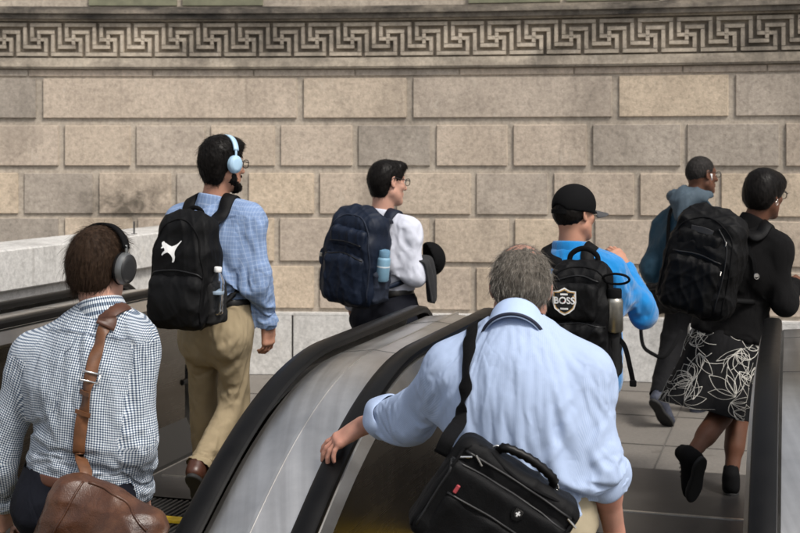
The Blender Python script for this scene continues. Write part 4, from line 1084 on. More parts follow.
strands(Dm, H_LIGHTG, 2400, .032, .14, lambda L: np.stack([.9 + 0 * L[:, 0], -.6 + 0 * L[:, 0], -.2 + 0 * L[:, 0]], 1), bald_mask, seed=7, src=(Dm.bodyV, Dm.bodyF), name='thin_top_hair', rad=.0003)

# --- the man in the bright blue fleece
E = make_person('E', W(570, 500, 6.05), 'man in a black cap and bright blue fleece, raising his right hand to his chin', None, SKIN_TAN,
    W(575, 213, 6.05), (52, 2, 0), W(570, 249, 6.05), 18, W(577, 358, 6.05),
    dict(shL=W(540, 272, 6.14), shR=W(609, 270, 5.98), elL=W(530, 325, 6.2), elR=W(645, 308, 6.08), wrL=W(533, 355, 6.38), wrR=W(624, 268, 6.24),
         knL=W(555, 430, 6.1), knR=W(580, 430, 6.05), anL=W(552, 503, 6.1), anR=W(582, 503, 6.0)), w=(1.14, 1.14, 1.04, 1.0, .95), hs=.97,
    handspec={'R': dict(f=(-.42, .25, .75), n=(.5, -.75, .2), s=(-.2, .3, 1), curl=(38, 50, 40))})
body_collider(E)
shirt(E, 'fleece_jacket', M_FLEECE, .026, .018, -.17, cuffs=(.97, .97), shrink=-.06, es=.010, neck=.025, mass=.4, bend=.5, ruf=(.0035, 21), uv=False, low=.014)
pants(E, M_GREYT, .06, .008)
for q in 'LR': shoe(E, q, (.3, .95, 0), M_SHOEK, M_SOLEK)
hair_cap(E, H_BLACK, [((0, -.018, .02), (.0785, .0985, .085), .01), ((0, -.055, -.008), (.069, .057, .064), .03)], [((0, .10, -.02), (.10, .075, .11), .01), ((0, .05, -.085), (.12, .08, .062), .01), ((0, .0, -.122), (.13, .13, .05), .01)], seed=2)
strands(E, H_BLACK, 1200, .006, .6, flow_down, None, seed=21)

# --- the man in the teal jacket (far right)
Fm = make_person('F', W(688, 420, 8.6), 'man with glasses and a white earbud in a faded teal jacket by the wall', None, SKIN_BROWN,
    W(702, 174, 8.6), (66, 4, 0), W(692, 199, 8.6), 40, W(690, 290, 8.6),
    dict(shL=W(665, 224, 8.74), shR=W(716, 224, 8.44), elL=W(650, 262, 8.72), elR=W(716, 268, 8.35), wrL=W(664, 292, 8.9), wrR=W(728, 290, 8.5),
         hipL=W(683, 290, 8.66), hipR=W(697, 290, 8.55), knL=W(672, 346, 8.55), knR=W(712, 350, 8.7), anL=W(660, 396, 8.3), anR=W(698, 404, 8.85)), w=(1, 1, 1.02, 1, 1),
    handspec={'L': dict(f=(.4, .6, -.7), n=(-.8, -.3, 0), s=(.3, 1, .3), curl=(25, 35, 30))}, headkw=dict(nose=1.15, lips=1.3))
body_collider(Fm)
shirt(Fm, 'rain_jacket', M_TEAL, .032, .022, -.05, cuffs=(.97, .97), shrink=-.045, es=.026, neck=.025, mass=.3, bend=1, ruf=(.003, 18), uv=False, low=.02)
pants(Fm, M_GREYT, .06, .010)
shoe(Fm, 'L', (.42, .42, -.62), M_SOLEG, M_SOLEK, up=(.4, .5, .6), lace=M_LACE); shoe(Fm, 'R', (.75, .6, 0), M_SOLEG, M_SOLEK, lace=M_LACE)
hair_cap(Fm, H_SALT, [((0, -.016, .030), (.0795, .098, .0885), .01), ((0, -.055, -.004), (.068, .056, .062), .03)], [((0, .150, .0), (.10, .09, .125), .01), ((0, .05, -.085), (.12, .08, .065), .01), ((0, .0, -.118), (.13, .13, .05), .01)], seed=2, amp=.0006)
strands(Fm, H_SALT, 1500, .005, .7, flow_down, None, seed=22)

# --- the woman in black
G = make_person('G', W(728, 495, 6.63), 'woman with a short dark bob in a black jumper and leaf-patterned black skirt', None, SKIN_DARK,
    W(765, 193, 6.63), (52, 8, 0), W(752, 223, 6.63), 30, W(729, 336, 6.63),
    dict(shL=W(724, 246, 6.72), shR=W(778, 245, 6.52), elL=W(718, 300, 6.75), elR=W(785, 300, 6.46), wrL=W(735, 320, 6.95), wrR=W(795, 285, 6.64),
         knL=W(722, 414, 6.52), knR=W(738, 414, 6.78), anL=W(689, 458, 6.28), anR=W(731, 479, 6.66)), w=(1.02, .93, .9, .85, .88), hs=.96,
    handspec={'R': dict(f=(.55, .8, .25), n=(.4, -.5, .75), s=(-.8, .5, 0), curl=(30, 40, 30), scale=.9)}, headkw=dict(nose=.9, lips=1.25, jaw=.9), bare=True)
body_collider(G)
shirt(G, 'jumper', M_BLACKC, .014, .02, -.02, shrink=-.03, es=.012, mass=.3, bend=1, uv=False)
shoe(G, 'L', (-.10, .36, -.80), M_SHOEK, M_SOLEK, up=(-.5, .8, .5), length=.255, high=.03, lace=M_LACE); shoe(G, 'R', (.25, .95, -.12), M_SHOEK, M_SOLEK, length=.255, high=.03, lace=M_LACE)
hair_cap(G, H_BLACK, [((0, -.012, .036), (.097, .115, .098), .01), ((0, -.055, -.02), (.090, .072, .085), .03), ((0, .055, .065), (.078, .06, .055), .03)],
    [((0, .125, -.045), (.085, .088, .083), .008), ((0, .085, -.11), (.12, .09, .085), .012), ((0, .0, -.160), (.14, .14, .052), .02)], amp=.0005, seed=12)
strands(G, H_BLACK, 4600, .030, .10, flow_down, lambda L: (L[:, 1] < .115) * 1.0, seed=25, droop=.35)
# skirt: flared, swinging back, with soft flutes
wc = G.pel + G.U * .06; hem_c = W(706, 408, 6.6); nA = 96; nZ = 26; rs = []
for i in range(nZ):
    t = i / (nZ - 1); c = wc + (hem_c - wc) * t + np.array([.0, 0, 0]) ; rx = .150 + .085 * t ** .8 + .02 * math.sin(math.pi * min(1, t * 2.2)); ry = rx * (.80 + .12 * t)
    th = np.linspace(-math.pi, math.pi, nA, endpoint=False); fl = (.020 * np.sin(th * 7 + 1 + t) + .012 * np.sin(th * 11 + 2.3) + .008 * np.sin(th * 4 - t * 2)) * t ** 1.2
    rs.append(np.array([c + G.R * (rx + fl[j]) * math.sin(a) - G.F * (ry + fl[j]) * math.cos(a) + np.array([0, 0, .012 * math.sin(2 * a + 1) * t - .0 * t]) for j, a in enumerate(th)]))
V, F = band_mesh(G, rs, closed=True); SKIRT_R = rs; SKIRT_V, SKIRT_F = V, np.array(F)
sk = solid('skirt', V, F, M_BLACKS, G.root, .002, 1)
M_LEAF = plain('white_leaf_print', (.62, .60, .55), .85)
def skirt_pt(a, t):
    x = (a / (2 * math.pi) % 1) * nA; y = max(0, min(nZ - 1.001, t * (nZ - 1))); i, j = int(y), int(x); fy, fx = y - i, x - j
    g = lambda ii, jj: rs[ii][jj % nA]
    p0 = (g(i, j) * (1 - fx) + g(i, j + 1) * fx) * (1 - fy) + (g(i + 1, j) * (1 - fx) + g(i + 1, j + 1) * fx) * fy
    c = np.mean(rs[i], axis=0); return p0 + nrm(p0 - c) * .0022
mb = MB(); rg = random.Random(5)
def stroke(pts, wd):
    P = [skirt_pt(a, min(.995, max(.03, t))) for a, t in spline(pts, 5)]; cc = G.pel
    mb.tube(P, wd, 6, flat=.25, up=np.array([nrm(q - (wc + (hem_c - wc) * .6)) for q in P]))
for k in range(44):     # long leaf outlines springing from common points, as on a palm
    a0, t0 = rg.uniform(0, 2 * math.pi), rg.uniform(.1, .95); base = rg.uniform(0, 6.3)
    for j in range(rg.randint(3, 6)):
        d = base + (j - 2) * .45 + rg.uniform(-.12, .12); L = rg.uniform(.18, .40); bow = rg.uniform(.03, .08)
        ux, uz = math.cos(d), math.sin(d)
        for sg in ((-1, 1) if rg.random() < .55 else (1,)):
            stroke([(a0 + (ux * L * s * 2.0 - uz * sg * bow * math.sin(math.pi * s) * 2.0), t0 + (uz * L * s + ux * sg * bow * math.sin(math.pi * s)) * .9) for s in (0, .25, .5, .75, 1)], rg.uniform(.0011, .0019))
mb.build('leaf_print', M_LEAF, sk, smooth=True)
CREASES.update({
    'Ds': [(474, 335, 468, 425, .006, .012), (488, 345, 484, 420, .004, .012), (586, 392, 548, 468, .007, .013), (578, 420, 535, 476, .006, .012), (590, 372, 556, 415, .005, .012), (505, 400, 498, 455, .005, .013), (520, 355, 526, 440, .004, .014),
           (445, 356, 404, 392, .006, .011), (450, 372, 414, 412, .006, .010), (456, 392, 430, 424, .006, .010), (438, 350, 398, 374, .004, .010), (602, 390, 594, 462, .006, .011), (612, 420, 590, 448, .006, .009), (616, 440, 592, 466, .005, .009), (556, 360, 566, 440, .005, .013), (500, 470, 570, 486, .006, .010), (540, 330, 545, 380, .003, .012)],
    'As': [(74, 326, 60, 430, .005, .010), (84, 328, 92, 420, .005, .010), (40, 350, 48, 430, .004, .012), (140, 405, 118, 425, .006, .009), (150, 422, 122, 436, .006, .009), (146, 440, 124, 452, .005, .009), (128, 350, 132, 400, .004, .011), (60, 440, 120, 456, .005, .010), (30, 448, 75, 462, .006, .010), (14, 385, 26, 430, .005, .010), (112, 350, 100, 430, .004, .012)],
    'Bs': [(252, 225, 258, 262, .006, .012), (244, 232, 240, 288, .005, .012), (266, 262, 248, 276, .007, .011), (268, 280, 250, 290, .006, .010), (262, 300, 266, 318, .004, .010), (236, 215, 230, 270, .004, .013), (232, 280, 246, 298, .006, .011)],
    'Cs': [(404, 224, 414, 250, .006, .012), (398, 232, 404, 268, .006, .012), (418, 252, 402, 262, .007, .011), (418, 262, 404, 270, .006, .010), (392, 225, 392, 270, .005, .013), (396, 276, 410, 284, .005, .010)],
    'Ef': [(612, 268, 622, 300, .008, .016), (622, 272, 640, 296, .007, .014), (652, 300, 630, 318, .010, .015), (654, 316, 634, 326, .008, .013), (600, 262, 596, 290, .006, .015), (640, 290, 630, 305, .007, .012), (545, 258, 540, 285, .005, .015)],
    'Bt': [(238, 340, 212, 352, .007, .014), (244, 362, 218, 378, .008, .014), (240, 390, 216, 398, .009, .012), (242, 404, 216, 408, .008, .011), (232, 420, 214, 428, .007, .012), (196, 350, 190, 390, .006, .014), (222, 330, 214, 345, .006, .012), (216, 445, 200, 452, .006, .011), (200, 430, 190, 440, .006, .012)]})
SIMS and run_sims(26)

M_PALEB2 = fabric('pale_blue_collar', (.42, .53, .74), wv=700, crease=.2)
# collars, cuffs, buttons after the cloth has settled
for p, m in ((A, M_GING), (Bp, M_CHAMB), (C, M_WHITE), (Dm, M_PALEB)): collar(p, M_PALEB2 if p is Dm else m, .046 if p is Dm else .042, .072 if p is Dm else .067, dz=-.026 if p is Dm else -.006)
for p, q, m in ((A, 'R', M_GING), (A, 'L', M_GING), (Bp, 'R', M_CHAMB), (Bp, 'L', M_CHAMB), (C, 'R', M_WHITE), (C, 'L', M_WHITE)):
    L = np.linalg.norm(p.J['wr' + q] - p.J['el' + q]); cuff(p, q, m, L - .055, L + .012, .044)
collar(G, M_BLACKC, .05, .064, gap=.0); collar(E, M_FLEECE, .055, .078, gap=.15); collar(Fm, M_TEAL, .06, .078, gap=.3)
# ================================================================ what they carry and wear
def pb(p):
    if not hasattr(p, '_b'):
        V = np.concatenate([a for a, _ in p.surf]); o = 0; F = []
        for a, f in p.surf: F += (np.array(f) + o).tolist(); o += len(a)
        p._b = bvh(V, F)
    return p._b
def drape(p, pts, off, n=10, sm=3):
    """lay a path on the clothed body; returns points and outward normals"""
    P = spline(pts, n); q = []; nn = []
    for x in P:
        l, m, _, _ = pb(p).find_nearest(Vector(x)); m = np.array(m); q.append(np.array(l) + m * off); nn.append(m)
    q = np.array(q); nn = np.array(nn)
    for _ in range(sm):
        q[1:-1] = .25 * q[:-2] + .5 * q[1:-1] + .25 * q[2:]; nn[1:-1] = nn[:-2] + nn[1:-1] * 2 + nn[2:]; nn /= np.linalg.norm(nn, axis=1)[:, None]
    return q, nn
def ribbon(mb, q, nn, w, th, mi=0):
    c = .25; prof = [(-1, -c), (-1, c), (-.93, 1), (.93, 1), (1, c), (1, -c), (.93, -1), (-.93, -1)]
    ws = np.full(len(q), w / 2) if np.isscalar(w) else np.array(w) / 2
    T, S, N_ = frames(q, nn); k = len(prof); V = []
    for i in range(len(q)):
        for a, b in prof: V.append(q[i] + S[i] * a * ws[i] + N_[i] * b * th / 2)
    F = [(i * k + j, i * k + (j + 1) % k, (i + 1) * k + (j + 1) % k, (i + 1) * k + j) for i in range(len(q) - 1) for j in range(k)]
    F += [tuple(range(k))[::-1], tuple((len(q) - 1) * k + j for j in range(k))]; mb.put(V, F, mi)
def nylon(name, col, wv=520, bump=.35, rough=.6, var=.25, spec=.35):
    t = NT(name); v = t.coord(); n = t.noise(v, 11, 5, .6); c = t.mix(1.0, col, t.ramp(n, [(.25, 1 - var), (.75, 1 + var)]), 'MULTIPLY')
    t.set(Base_Color=c, Specular=spec); t.set(Roughness=t.math('ADD', t.math('MULTIPLY', n, .2), rough - .1))
    t.bump(t.math('ADD', t.noise(v, wv, 2), t.math('MULTIPLY', t.noise(v, 38, 4, .6, .5), 1.4)), bump, .003); return t.m
M_NYK = nylon('black_nylon', (.0032, .0032, .0036), spec=.16); M_NYK2 = nylon('black_webbing', (.0045, .0045, .005), 900, .5, .8, spec=.12); M_NYN = nylon('navy_nylon', (.0055, .0105, .024), 520, .3, .55, spec=.25); M_NYN2 = nylon('navy_webbing', (.012, .018, .034), 900, .5, .7)
M_MESHP = nylon('black_mesh_pocket', (.009, .009, .0095), 1500, .8, .8); M_ZIP = plain('dark_zip', (.02, .02, .021), .4, .4); M_CHROME = plain('bright_metal', (.72, .71, .69), .22, 1.0, .1)
M_LOGO = plain('white_print', (.78, .78, .77), .6, 0, .04); M_REDP = plain('red_print', (.55, .02, .02), .6, 0, .05); M_ORNG = plain('ochre_print', (.55, .33, .10), .6, 0, .05); M_BLKP = plain('black_print', (.006, .006, .006), .7)
def clear_plastic():
    t = NT('clear_bottle_plastic'); t.set(Base_Color=(.90, .94, .97), Roughness=.08, Transmission=1.0); t.b.inputs['IOR'].default_value = 1.33; return t.m
M_CLEAR = clear_plastic()
class Bag:
    def __init__(s, c, yaw, pitch, roll, name, label, cat):
        """frame: x right, y outwards (towards someone behind the wearer), z up"""
        B = basis(yaw, pitch, roll); s.R, s.O, s.U = B[:, 0], -B[:, 1], B[:, 2]; s.c = np.array(c, float); s.B = np.stack([s.R, s.O, s.U], 1)
        s.root = empty(name, s.c, label, cat)
    def P(s, x, y, z): return s.c + s.R * x + s.O * y + s.U * z
    def vol(s, h=.007, r=.36): return Vol(s.c - r, s.c + r, h)
    def box(s, v, c, half, rnd, k=.02, mode='add', tilt=0):
        B = s.B @ np.array(Matrix.Rotation(tilt, 3, 'X')); v.box(s.P(*c), half, rnd, B, k, mode)
    def fin(s, v, name, mat, amp=.0022, scale=34, seed=1, parent=None, st=2.5):
        V, F = v.mesh(2); V = ruffle(V, F, amp, scale, seed, s.U, st); o = link(name, mesh_from(V, F), mat, parent or s.root)
        if parent is None or True: s.__dict__.setdefault('S', []).append((V, F))
        return o
    def on(s, x, z, off=.001):
        """the outermost point of the bag at (x, z), with its normal"""
        if not hasattr(s, '_b'):
            V = np.concatenate([a for a, _ in s.S]); o = 0; F = []
            for a, f in s.S: F += (f + o).tolist(); o += len(a)
            s._b = bvh(V, F)
        l, n, _, _ = s._b.ray_cast(Vector(s.P(x, .5, z)), Vector(-s.O))
        if l is None: l, n, _, _ = s._b.find_nearest(Vector(s.P(x, .1, z)))
        return np.array(l) + np.array(n) * off, np.array(n)
    def line(s, pts, r=.0028, name='piping', mat=None, off=.0005, flat=1, n=8, parent=None, mb=None):
        P = spline([(a, b, 0) for a, b in pts], n); q = [s.on(a, b, off) for a, b, _ in P]; X = np.array([a for a, _ in q]); Nn = np.array([b for _, b in q])
        X[1:-1] = .25 * X[:-2] + .5 * X[1:-1] + .25 * X[2:]
        own = mb is None; mb = mb or MB(); mb.tube(X, r, 6, flat=flat, up=Nn)
        return mb.build(name, mat, parent or s.root, smooth=True) if own else None
    def decal(s, polys, scale, cx, cz, th=.0012, rot=0.0, mats=None, name='logo', off=.0006, parent=None, mi=None):
        """flat shapes printed on the bag: fine grid fitted to the surface"""
        mb = MB()
        for pi, poly in enumerate(polys):
            bm = bmesh.new(); ca, sa = math.cos(rot), math.sin(rot)
            vs = [bm.verts.new(((x * ca - z * sa) * scale + cx, (x * sa + z * ca) * scale + cz, 0)) for x, z in poly]
            try: f = bm.faces.new(vs)
            except ValueError: bm.free(); continue
            bmesh.ops.triangulate(bm, faces=[f]); bmesh.ops.subdivide_edges(bm, edges=[e for e in bm.edges if e.calc_length() > .02], cuts=2)
            bmesh.ops.triangulate(bm, faces=bm.faces[:]); bm.verts.index_update(); o = off + .0004 * (mi[pi] if mi else 0)
            V = [s.on(v.co.x, v.co.y, o)[0] for v in bm.verts]; mb.put(V, [[v.index for v in f.verts] for f in bm.faces], mi[pi] if mi else 0); bm.free()
        ob = mb.build(name, mats, parent or s.root, smooth=True); return ob
    def text(s, body, size, cx, cz, mat, name='lettering', sx=1.0, bold=0.0, off=.0022, parent=None, rot=0.0):
        cu = bpy.data.curves.new('t', 'FONT'); cu.body = body; cu.size = size; cu.align_x = 'CENTER'; cu.align_y = 'CENTER'; cu.offset = bold; cu.resolution_u = 3
        to = bpy.data.objects.new('t', cu); COL.objects.link(to); bpy.context.view_layer.update(); dg = bpy.context.evaluated_depsgraph_get(); me = bpy.data.meshes.new_from_object(to.evaluated_get(dg)); bpy.data.objects.remove(to)
        ca, sa = math.cos(rot), math.sin(rot)
        for v in me.vertices:
            x, z = v.co.x * sx, v.co.y; x, z = x * ca - z * sa, x * sa + z * ca; v.co = Vector(s.on(cx + x, cz + z, off)[0])
        return link(name, me, mat, parent or s.root)
def backpack_body(b, w, h, d, top=.72, mat=None, seed=1, amp=.0025):
    v = b.vol()
    b.box(v, (0, 0, -h * .12), (w / 2, d / 2, h * .38), .055, .05); b.box(v, (0, -d * .06, h * .18), (w / 2 * .93, d / 2 * .86, h * .30), .06, .05)
    v.cone(b.P(-w * .17 * top, -d * .08, h * .36), b.P(w * .17 * top, -d * .08, h * .36), w * .30, w * .30, .05, flat=d / w * .8, ax=b.O)
    v.ell(b.P(0, d * .1, -h * .30), (w * .50, d * .50, h * .19), b.B, .05)
    return b.fin(v, 'main_compartment', mat, amp, 30, seed)
def loop_handle(b, z, y=-.06, w=.10, up=.05, mat=None, r=.011):
    mb = MB(); P = spline([b.P(-w / 2, y, z - .02), b.P(-w / 2 * .9, y, z + up * .6), b.P(0, y, z + up), b.P(w / 2 * .9, y, z + up * .6), b.P(w / 2, y, z - .02)], 6)
    mb.tube(P, r, 8, flat=.4, up=b.O); return mb.build('grab_handle', mat, b.root, smooth=True)
def shoulder_straps(p, b, mat, w=.062, x=.085, top=.20, low=-.16, y=-.10, sides='LR', name='shoulder_strap', out=.0, th=.014, wk=None):
    """from the top of the pack over each shoulder, down the chest and back under the arm"""
    for q in sides:
        sg = 1 if q == 'R' else -1; sh = p.J['sh' + q]; mid = p.nk + (sh - p.nk) * (.52 + out)
        pts = [b.P(sg * x * .8, y + .02, top - .05), b.P(sg * x, y, top), mid - p.F * .085 + p.U * .0, mid + p.U * .05, mid + p.F * .085 - p.U * .03, mid + p.F * .14 - p.U * .14, mid + p.F * .12 - p.U * .26 + p.R * sg * .03,
               p.spine[1] + p.R * sg * .175 + p.U * .04 + p.F * .02, b.P(sg * x * 1.35, y + .01, low)]
        P = spline(pts, 8); q_, nn = [], []
        for i, xx in enumerate(P):
            l, m, _, dd = pb(p).find_nearest(Vector(xx)); l, m = np.array(l), np.array(m)
            k = min(1, max(0, min((i - 8) / 6., (len(P) - 9 - i) / 6.))); q_.append(xx * (1 - k) + (l + m * .010) * k); nn.append(m if k > .3 else p.U * .7 + m * .3 if i < 20 else m)
        q_ = np.array(q_); nn = np.array(nn)
        for _ in range(4):
            q_[1:-1] = .25 * q_[:-2] + .5 * q_[1:-1] + .25 * q_[2:]; nn[1:-1] = nn[:-2] + 2 * nn[1:-1] + nn[2:]; nn /= np.linalg.norm(nn, axis=1)[:, None]
        ww = np.full(len(q_), w); ww[len(q_) * 7 // 10:] = w * .42; mb = MB(); ribbon(mb, q_, nn, ww, th); mb.build(name, mat, b.root, smooth=True)
def bottle(c, up, r, h, mats, label, cat, kind, fr):
    """kinds: clear ribbed plastic / wide mouthed flask with a collar"""
    u = nrm(up); t = nrm(np.cross(u, fr)); f = np.cross(t, u); Mx = Matrix([[t[i], f[i], u[i], c[i]] for i in range(3)] + [[0, 0, 0, 1]])
    root = empty('water_bottle', c, label, cat); mb = MB()
    if kind == 'clear':
        pr = [(r * .7, 0), (r * .96, .006), (r, .015)] + [(r * (1 - .06 * (i % 2)), .02 + i * (h * .62 - .02) / 9) for i in range(10)] + [(r, h * .66), (r * .9, h * .74), (r * .45, h * .86), (r * .42, h * .9)]
        mb.lathe(pr, Mx, 20); mb.build('bottle_body', mats[0], root, smooth=True); mb = MB(); mb.lathe([(r * .5, h * .9), (r * .52, h * .905), (r * .52, h * .985), (r * .46, h)], Mx, 18); mb.build('screw_cap', mats[1], root, auto=40)
        mb = MB(); mb.lathe([(r * 1.0, h * .44), (r * 1.01, h * .445), (r * 1.01, h * .50), (r * 1.0, h * .505)], Mx, 20); mb.build('paper_label', mats[2], root, smooth=True)
    else:
        mb.lathe([(r * .85, 0), (r, .008), (r, h * .70), (r * .97, h * .74), (r * .8, h * .79)], Mx, 24); mb.build('bottle_body', mats[0], root, auto=50)
        mb = MB(); mb.lathe([(r * .85, h * .79), (r * .86, h * .80), (r * .86, h * .96), (r * .78, h)], Mx, 24); lid = mb.build('lid', mats[1], root, auto=40)
        if len(mats) > 2: mb = MB(); mb.lathe([(r * 1.005, h * .46), (r * 1.012, h * .465), (r * 1.012, h * .50), (r * 1.005, h * .505)], Mx, 24); mb.build('band', mats[2], root, smooth=True)
    return root

# --- black backpack with the leaping cat
b1 = Bag(W(187, 270, 5.93), 24, -3, 1, 'backpack', 'black backpack with a white leaping cat on it, worn by the khaki-trousered man', 'backpack')
backpack_body(b1, .295, .51, .19, .6, M_NYK, 3)
v = b1.vol(); b1.box(v, (0, .080, -.135), (.141, .055, .122), .045, .03); v.ell(b1.P(0, .11, -.15), (.13, .05, .09), b1.B, .03); pk = b1.fin(v, 'front_pocket', M_NYK, .002, 36, 8)
b1.line([(-.132, -.02), (-.105, .0), (0, .012), (.105, .0), (.132, -.02)], .004, 'pocket_zip', M_ZIP, .001, .6); b1.line([(-.137, -.22), (-.14, -.05), (-.116, .12), (-.076, .205), (0, .237), (.076, .205), (.116, .12), (.14, -.05), (.137, -.22)], .0045, 'piping', M_NYK2)
v = b1.vol(); b1.box(v, (.148, -.01, -.14), (.022, .07, .10), .02, .01); b1.fin(v, 'side_pocket', M_MESHP, .002, 40, 4)
loop_handle(b1, .235, -.07, .09, .045, M_NYK2); shoulder_straps(Bp, b1, M_NYK, .065, .085, .215, -.17)
cat = [(-.5, .33), (-.44, .40), (-.37, .39), (-.33, .34), (-.26, .33), (-.12, .26), (.02, .20), (.14, .24), (.27, .30), (.38, .40), (.46, .47), (.50, .44), (.42, .36), (.33, .24), (.26, .12), (.22, .02), (.22, -.10), (.27, -.24), (.25, -.38), (.18, -.46), (.12, -.45), (.15, -.36), (.13, -.26), (.05, -.16), (-.04, -.08), (-.12, -.04), (-.22, -.08), (-.31, -.12), (-.40, -.20), (-.43, -.15), (-.36, -.05), (-.27, .02), (-.30, .10), (-.36, .14), (-.44, .10), (-.49, .13), (-.43, .20), (-.47, .25)]
b1.decal([cat], .105, -.025, .095, mats=[M_LOGO], name='cat_logo', off=.0015)
bottle(b1.P(.158, .015, -.19), b1.U + b1.R * .08, .034, .215, (M_CLEAR, M_LOGO, plain('bottle_label', (.25, .32, .4), .5)), 'clear plastic water bottle in the side pocket of the black backpack with the white cat', 'water bottle', 'clear', b1.O)

# --- navy backpack
b2 = Bag(W(356, 257, 6.93), 34, -4, 9, 'backpack', 'navy blue backpack with a pale blue bottle, worn by the man in the white shirt', 'backpack')
backpack_body(b2, .33, .50, .21, .6, M_NYN, 13)
v = b2.vol(); b2.box(v, (0, .08, -.10), (.135, .055, .14), .05, .03); b2.fin(v, 'front_pocket', M_NYN, .0025, 36, 18)
v = b2.vol(); b2.box(v, (0, .075, .115), (.115, .038, .055), .03, .02); b2.fin(v, 'top_pocket', M_NYN, .002, 36, 19)
b2.line([(-.12, .015), (0, .035), (.12, .015)], .004, 'pocket_zip', M_ZIP, .001); b2.line([(-.155, -.2), (-.15, .02), (-.12, .15), (-.06, .225), (.06, .225), (.12, .15), (.15, .02), (.155, -.2)], .0045, 'piping', M_NYN2)
b2.line([(-.10, .09), (0, .10), (.10, .09)], .003, 'top_zip', M_ZIP, .001)
for sg in (-1, 1): v = b2.vol(); b2.box(v, (sg * .165, -.01, -.13), (.025, .07, .09), .022, .01); b2.fin(v, 'side_pocket', M_NYN2, .002, 40, 5)
mb = MB(); ribbon(mb, spline([b2.P(-.17, .03, .02), b2.P(-.205, .03, .0), b2.P(-.195, .05, -.05), b2.P(-.175, .05, -.07)], 5), b2.O, .02, .004); mb.build('side_buckle_strap', M_NYN2, b2.root)
mb = MB(); mb.box(b2.P(-.20, .045, -.02), (.016, .01, .022), Matrix([list(r) for r in b2.B]), bev=.003); mb.build('side_buckle', plain('cream_plastic', (.5, .46, .38), .4), b2.root)
loop_handle(b2, .225, -.07, .09, .04, M_NYN2); shoulder_straps(C, b2, M_NYN, .062, .085, .205, -.17)
bottle(b2.P(.185, .01, -.09), b2.U, .036, .165, (plain('pale_blue_flask', (.20, .36, .48), .4), plain('blue_lid', (.13, .25, .36), .45), plain('white_band', (.6, .66, .7), .4)), 'pale blue water bottle in the side pocket of the navy backpack', 'water bottle', 'flask', b2.O)

# --- black backpack with the shield patch
b3 = Bag(W(582, 322, 5.80), 20, -2, 0, 'backpack', 'black backpack with a shield patch reading BOSS, worn over the bright blue fleece', 'backpack')
backpack_body(b3, .285, .52, .19, .75, M_NYK, 23, .003)
v = b3.vol(); b3.box(v, (-.015, .085, .10), (.105, .035, .085), .03, .02); b3.fin(v, 'upper_pocket', M_NYK, .0018, 36, 28)
v = b3.vol(); b3.box(v, (0, .09, -.11), (.125, .045, .12), .04, .02); b3.fin(v, 'front_pocket', M_NYK, .0025, 36, 29)
b3.line([(-.11, .19), (0, .215), (.09, .19)], .004, 'pocket_zip', M_ZIP, .001); b3.line([(-.12, -.005), (0, .012), (.12, -.005)], .004, 'front_zip', M_ZIP, .001); b3.line([(-.135, -.2), (-.133, .1), (-.10, .22), (0, .25), (.10, .22), (.133, .1), (.135, -.2)], .0045, 'piping', M_NYK2)
v = b3.vol(); b3.box(v, (.148, .0, -.12), (.022, .06, .12), .02, .01); b3.fin(v, 'side_pocket', M_MESHP, .002, 40, 14)
loop_handle(b3, .25, -.05, .13, .075, M_NYK2, .012); shoulder_straps(E, b3, M_NYK, .062, .08, .225, -.2)
sh_o = [(-.5, .42), (-.25, .44), (0, .56), (.25, .44), (.5, .42), (.5, -.05), (.42, -.32), (.2, -.5), (0, -.6), (-.2, -.5), (-.42, -.32), (-.5, -.05)]
px_, pz_ = -.052, .108
patch = b3.decal([sh_o, [(x * .9, z * .9) for x, z in sh_o], [(x * .82, z * .82) for x, z in sh_o]], .105, px_, pz_, mats=[M_LOGO, M_ORNG, M_BLKP], mi=[0, 1, 2], name='shield_patch', off=.0016)
b3.text('BOSS', .042, px_, pz_ + .002, M_LOGO, 'lettering', .98, .0012, .0048, patch); b3.decal([[(-.5, -.5), (.5, -.5), (.5, .5), (-.5, .5)]], .003, px_, pz_, mats=[M_REDP], name='red_mark', off=.0052, parent=patch)
for z in (.030, -.033): b3.decal([[(-.5, -.12), (.5, -.12), (.5, .12), (-.5, .12)]], .034, px_, pz_ + z, mats=[M_LOGO], name='small_print', off=.0042, parent=patch)
fl = bottle(b3.P(.155, .045, -.03), b3.U, .037, .19, (plain('brushed_flask_steel', (.42, .40, .35), .32, .9, .2), M_NYK2), 'steel flask with a black lid in the side pocket of the BOSS backpack', 'water bottle', 'flask', b3.O)
mb = MB(); c0 = b3.P(.165, .06, .205); mb.tube([c0 + b3.R * .058 * math.cos(a) + b3.U * .024 * math.sin(a) + b3.O * .012 * math.sin(a) for a in np.linspace(0, 2 * math.pi, 40)], .0055, 8, up=b3.O, cap=False)
prop(mb.build('carabiner', M_NYK2, smooth=True), 'black oval carabiner ring above the steel flask', 'carabiner')
mb = MB(); ribbon(mb, spline([b3.P(.15, -.02, -.06), b3.P(.19, -.0, -.10), b3.P(.215, .01, -.19), b3.P(.225, .0, -.25)], 6), b3.O, .022, .003); mb.box(b3.P(.226, .0, -.262), (.03, .012, .03), Matrix([list(r) for r in b3.B]), bev=.004); mb.build('loose_strap', M_NYK2, b3.root)

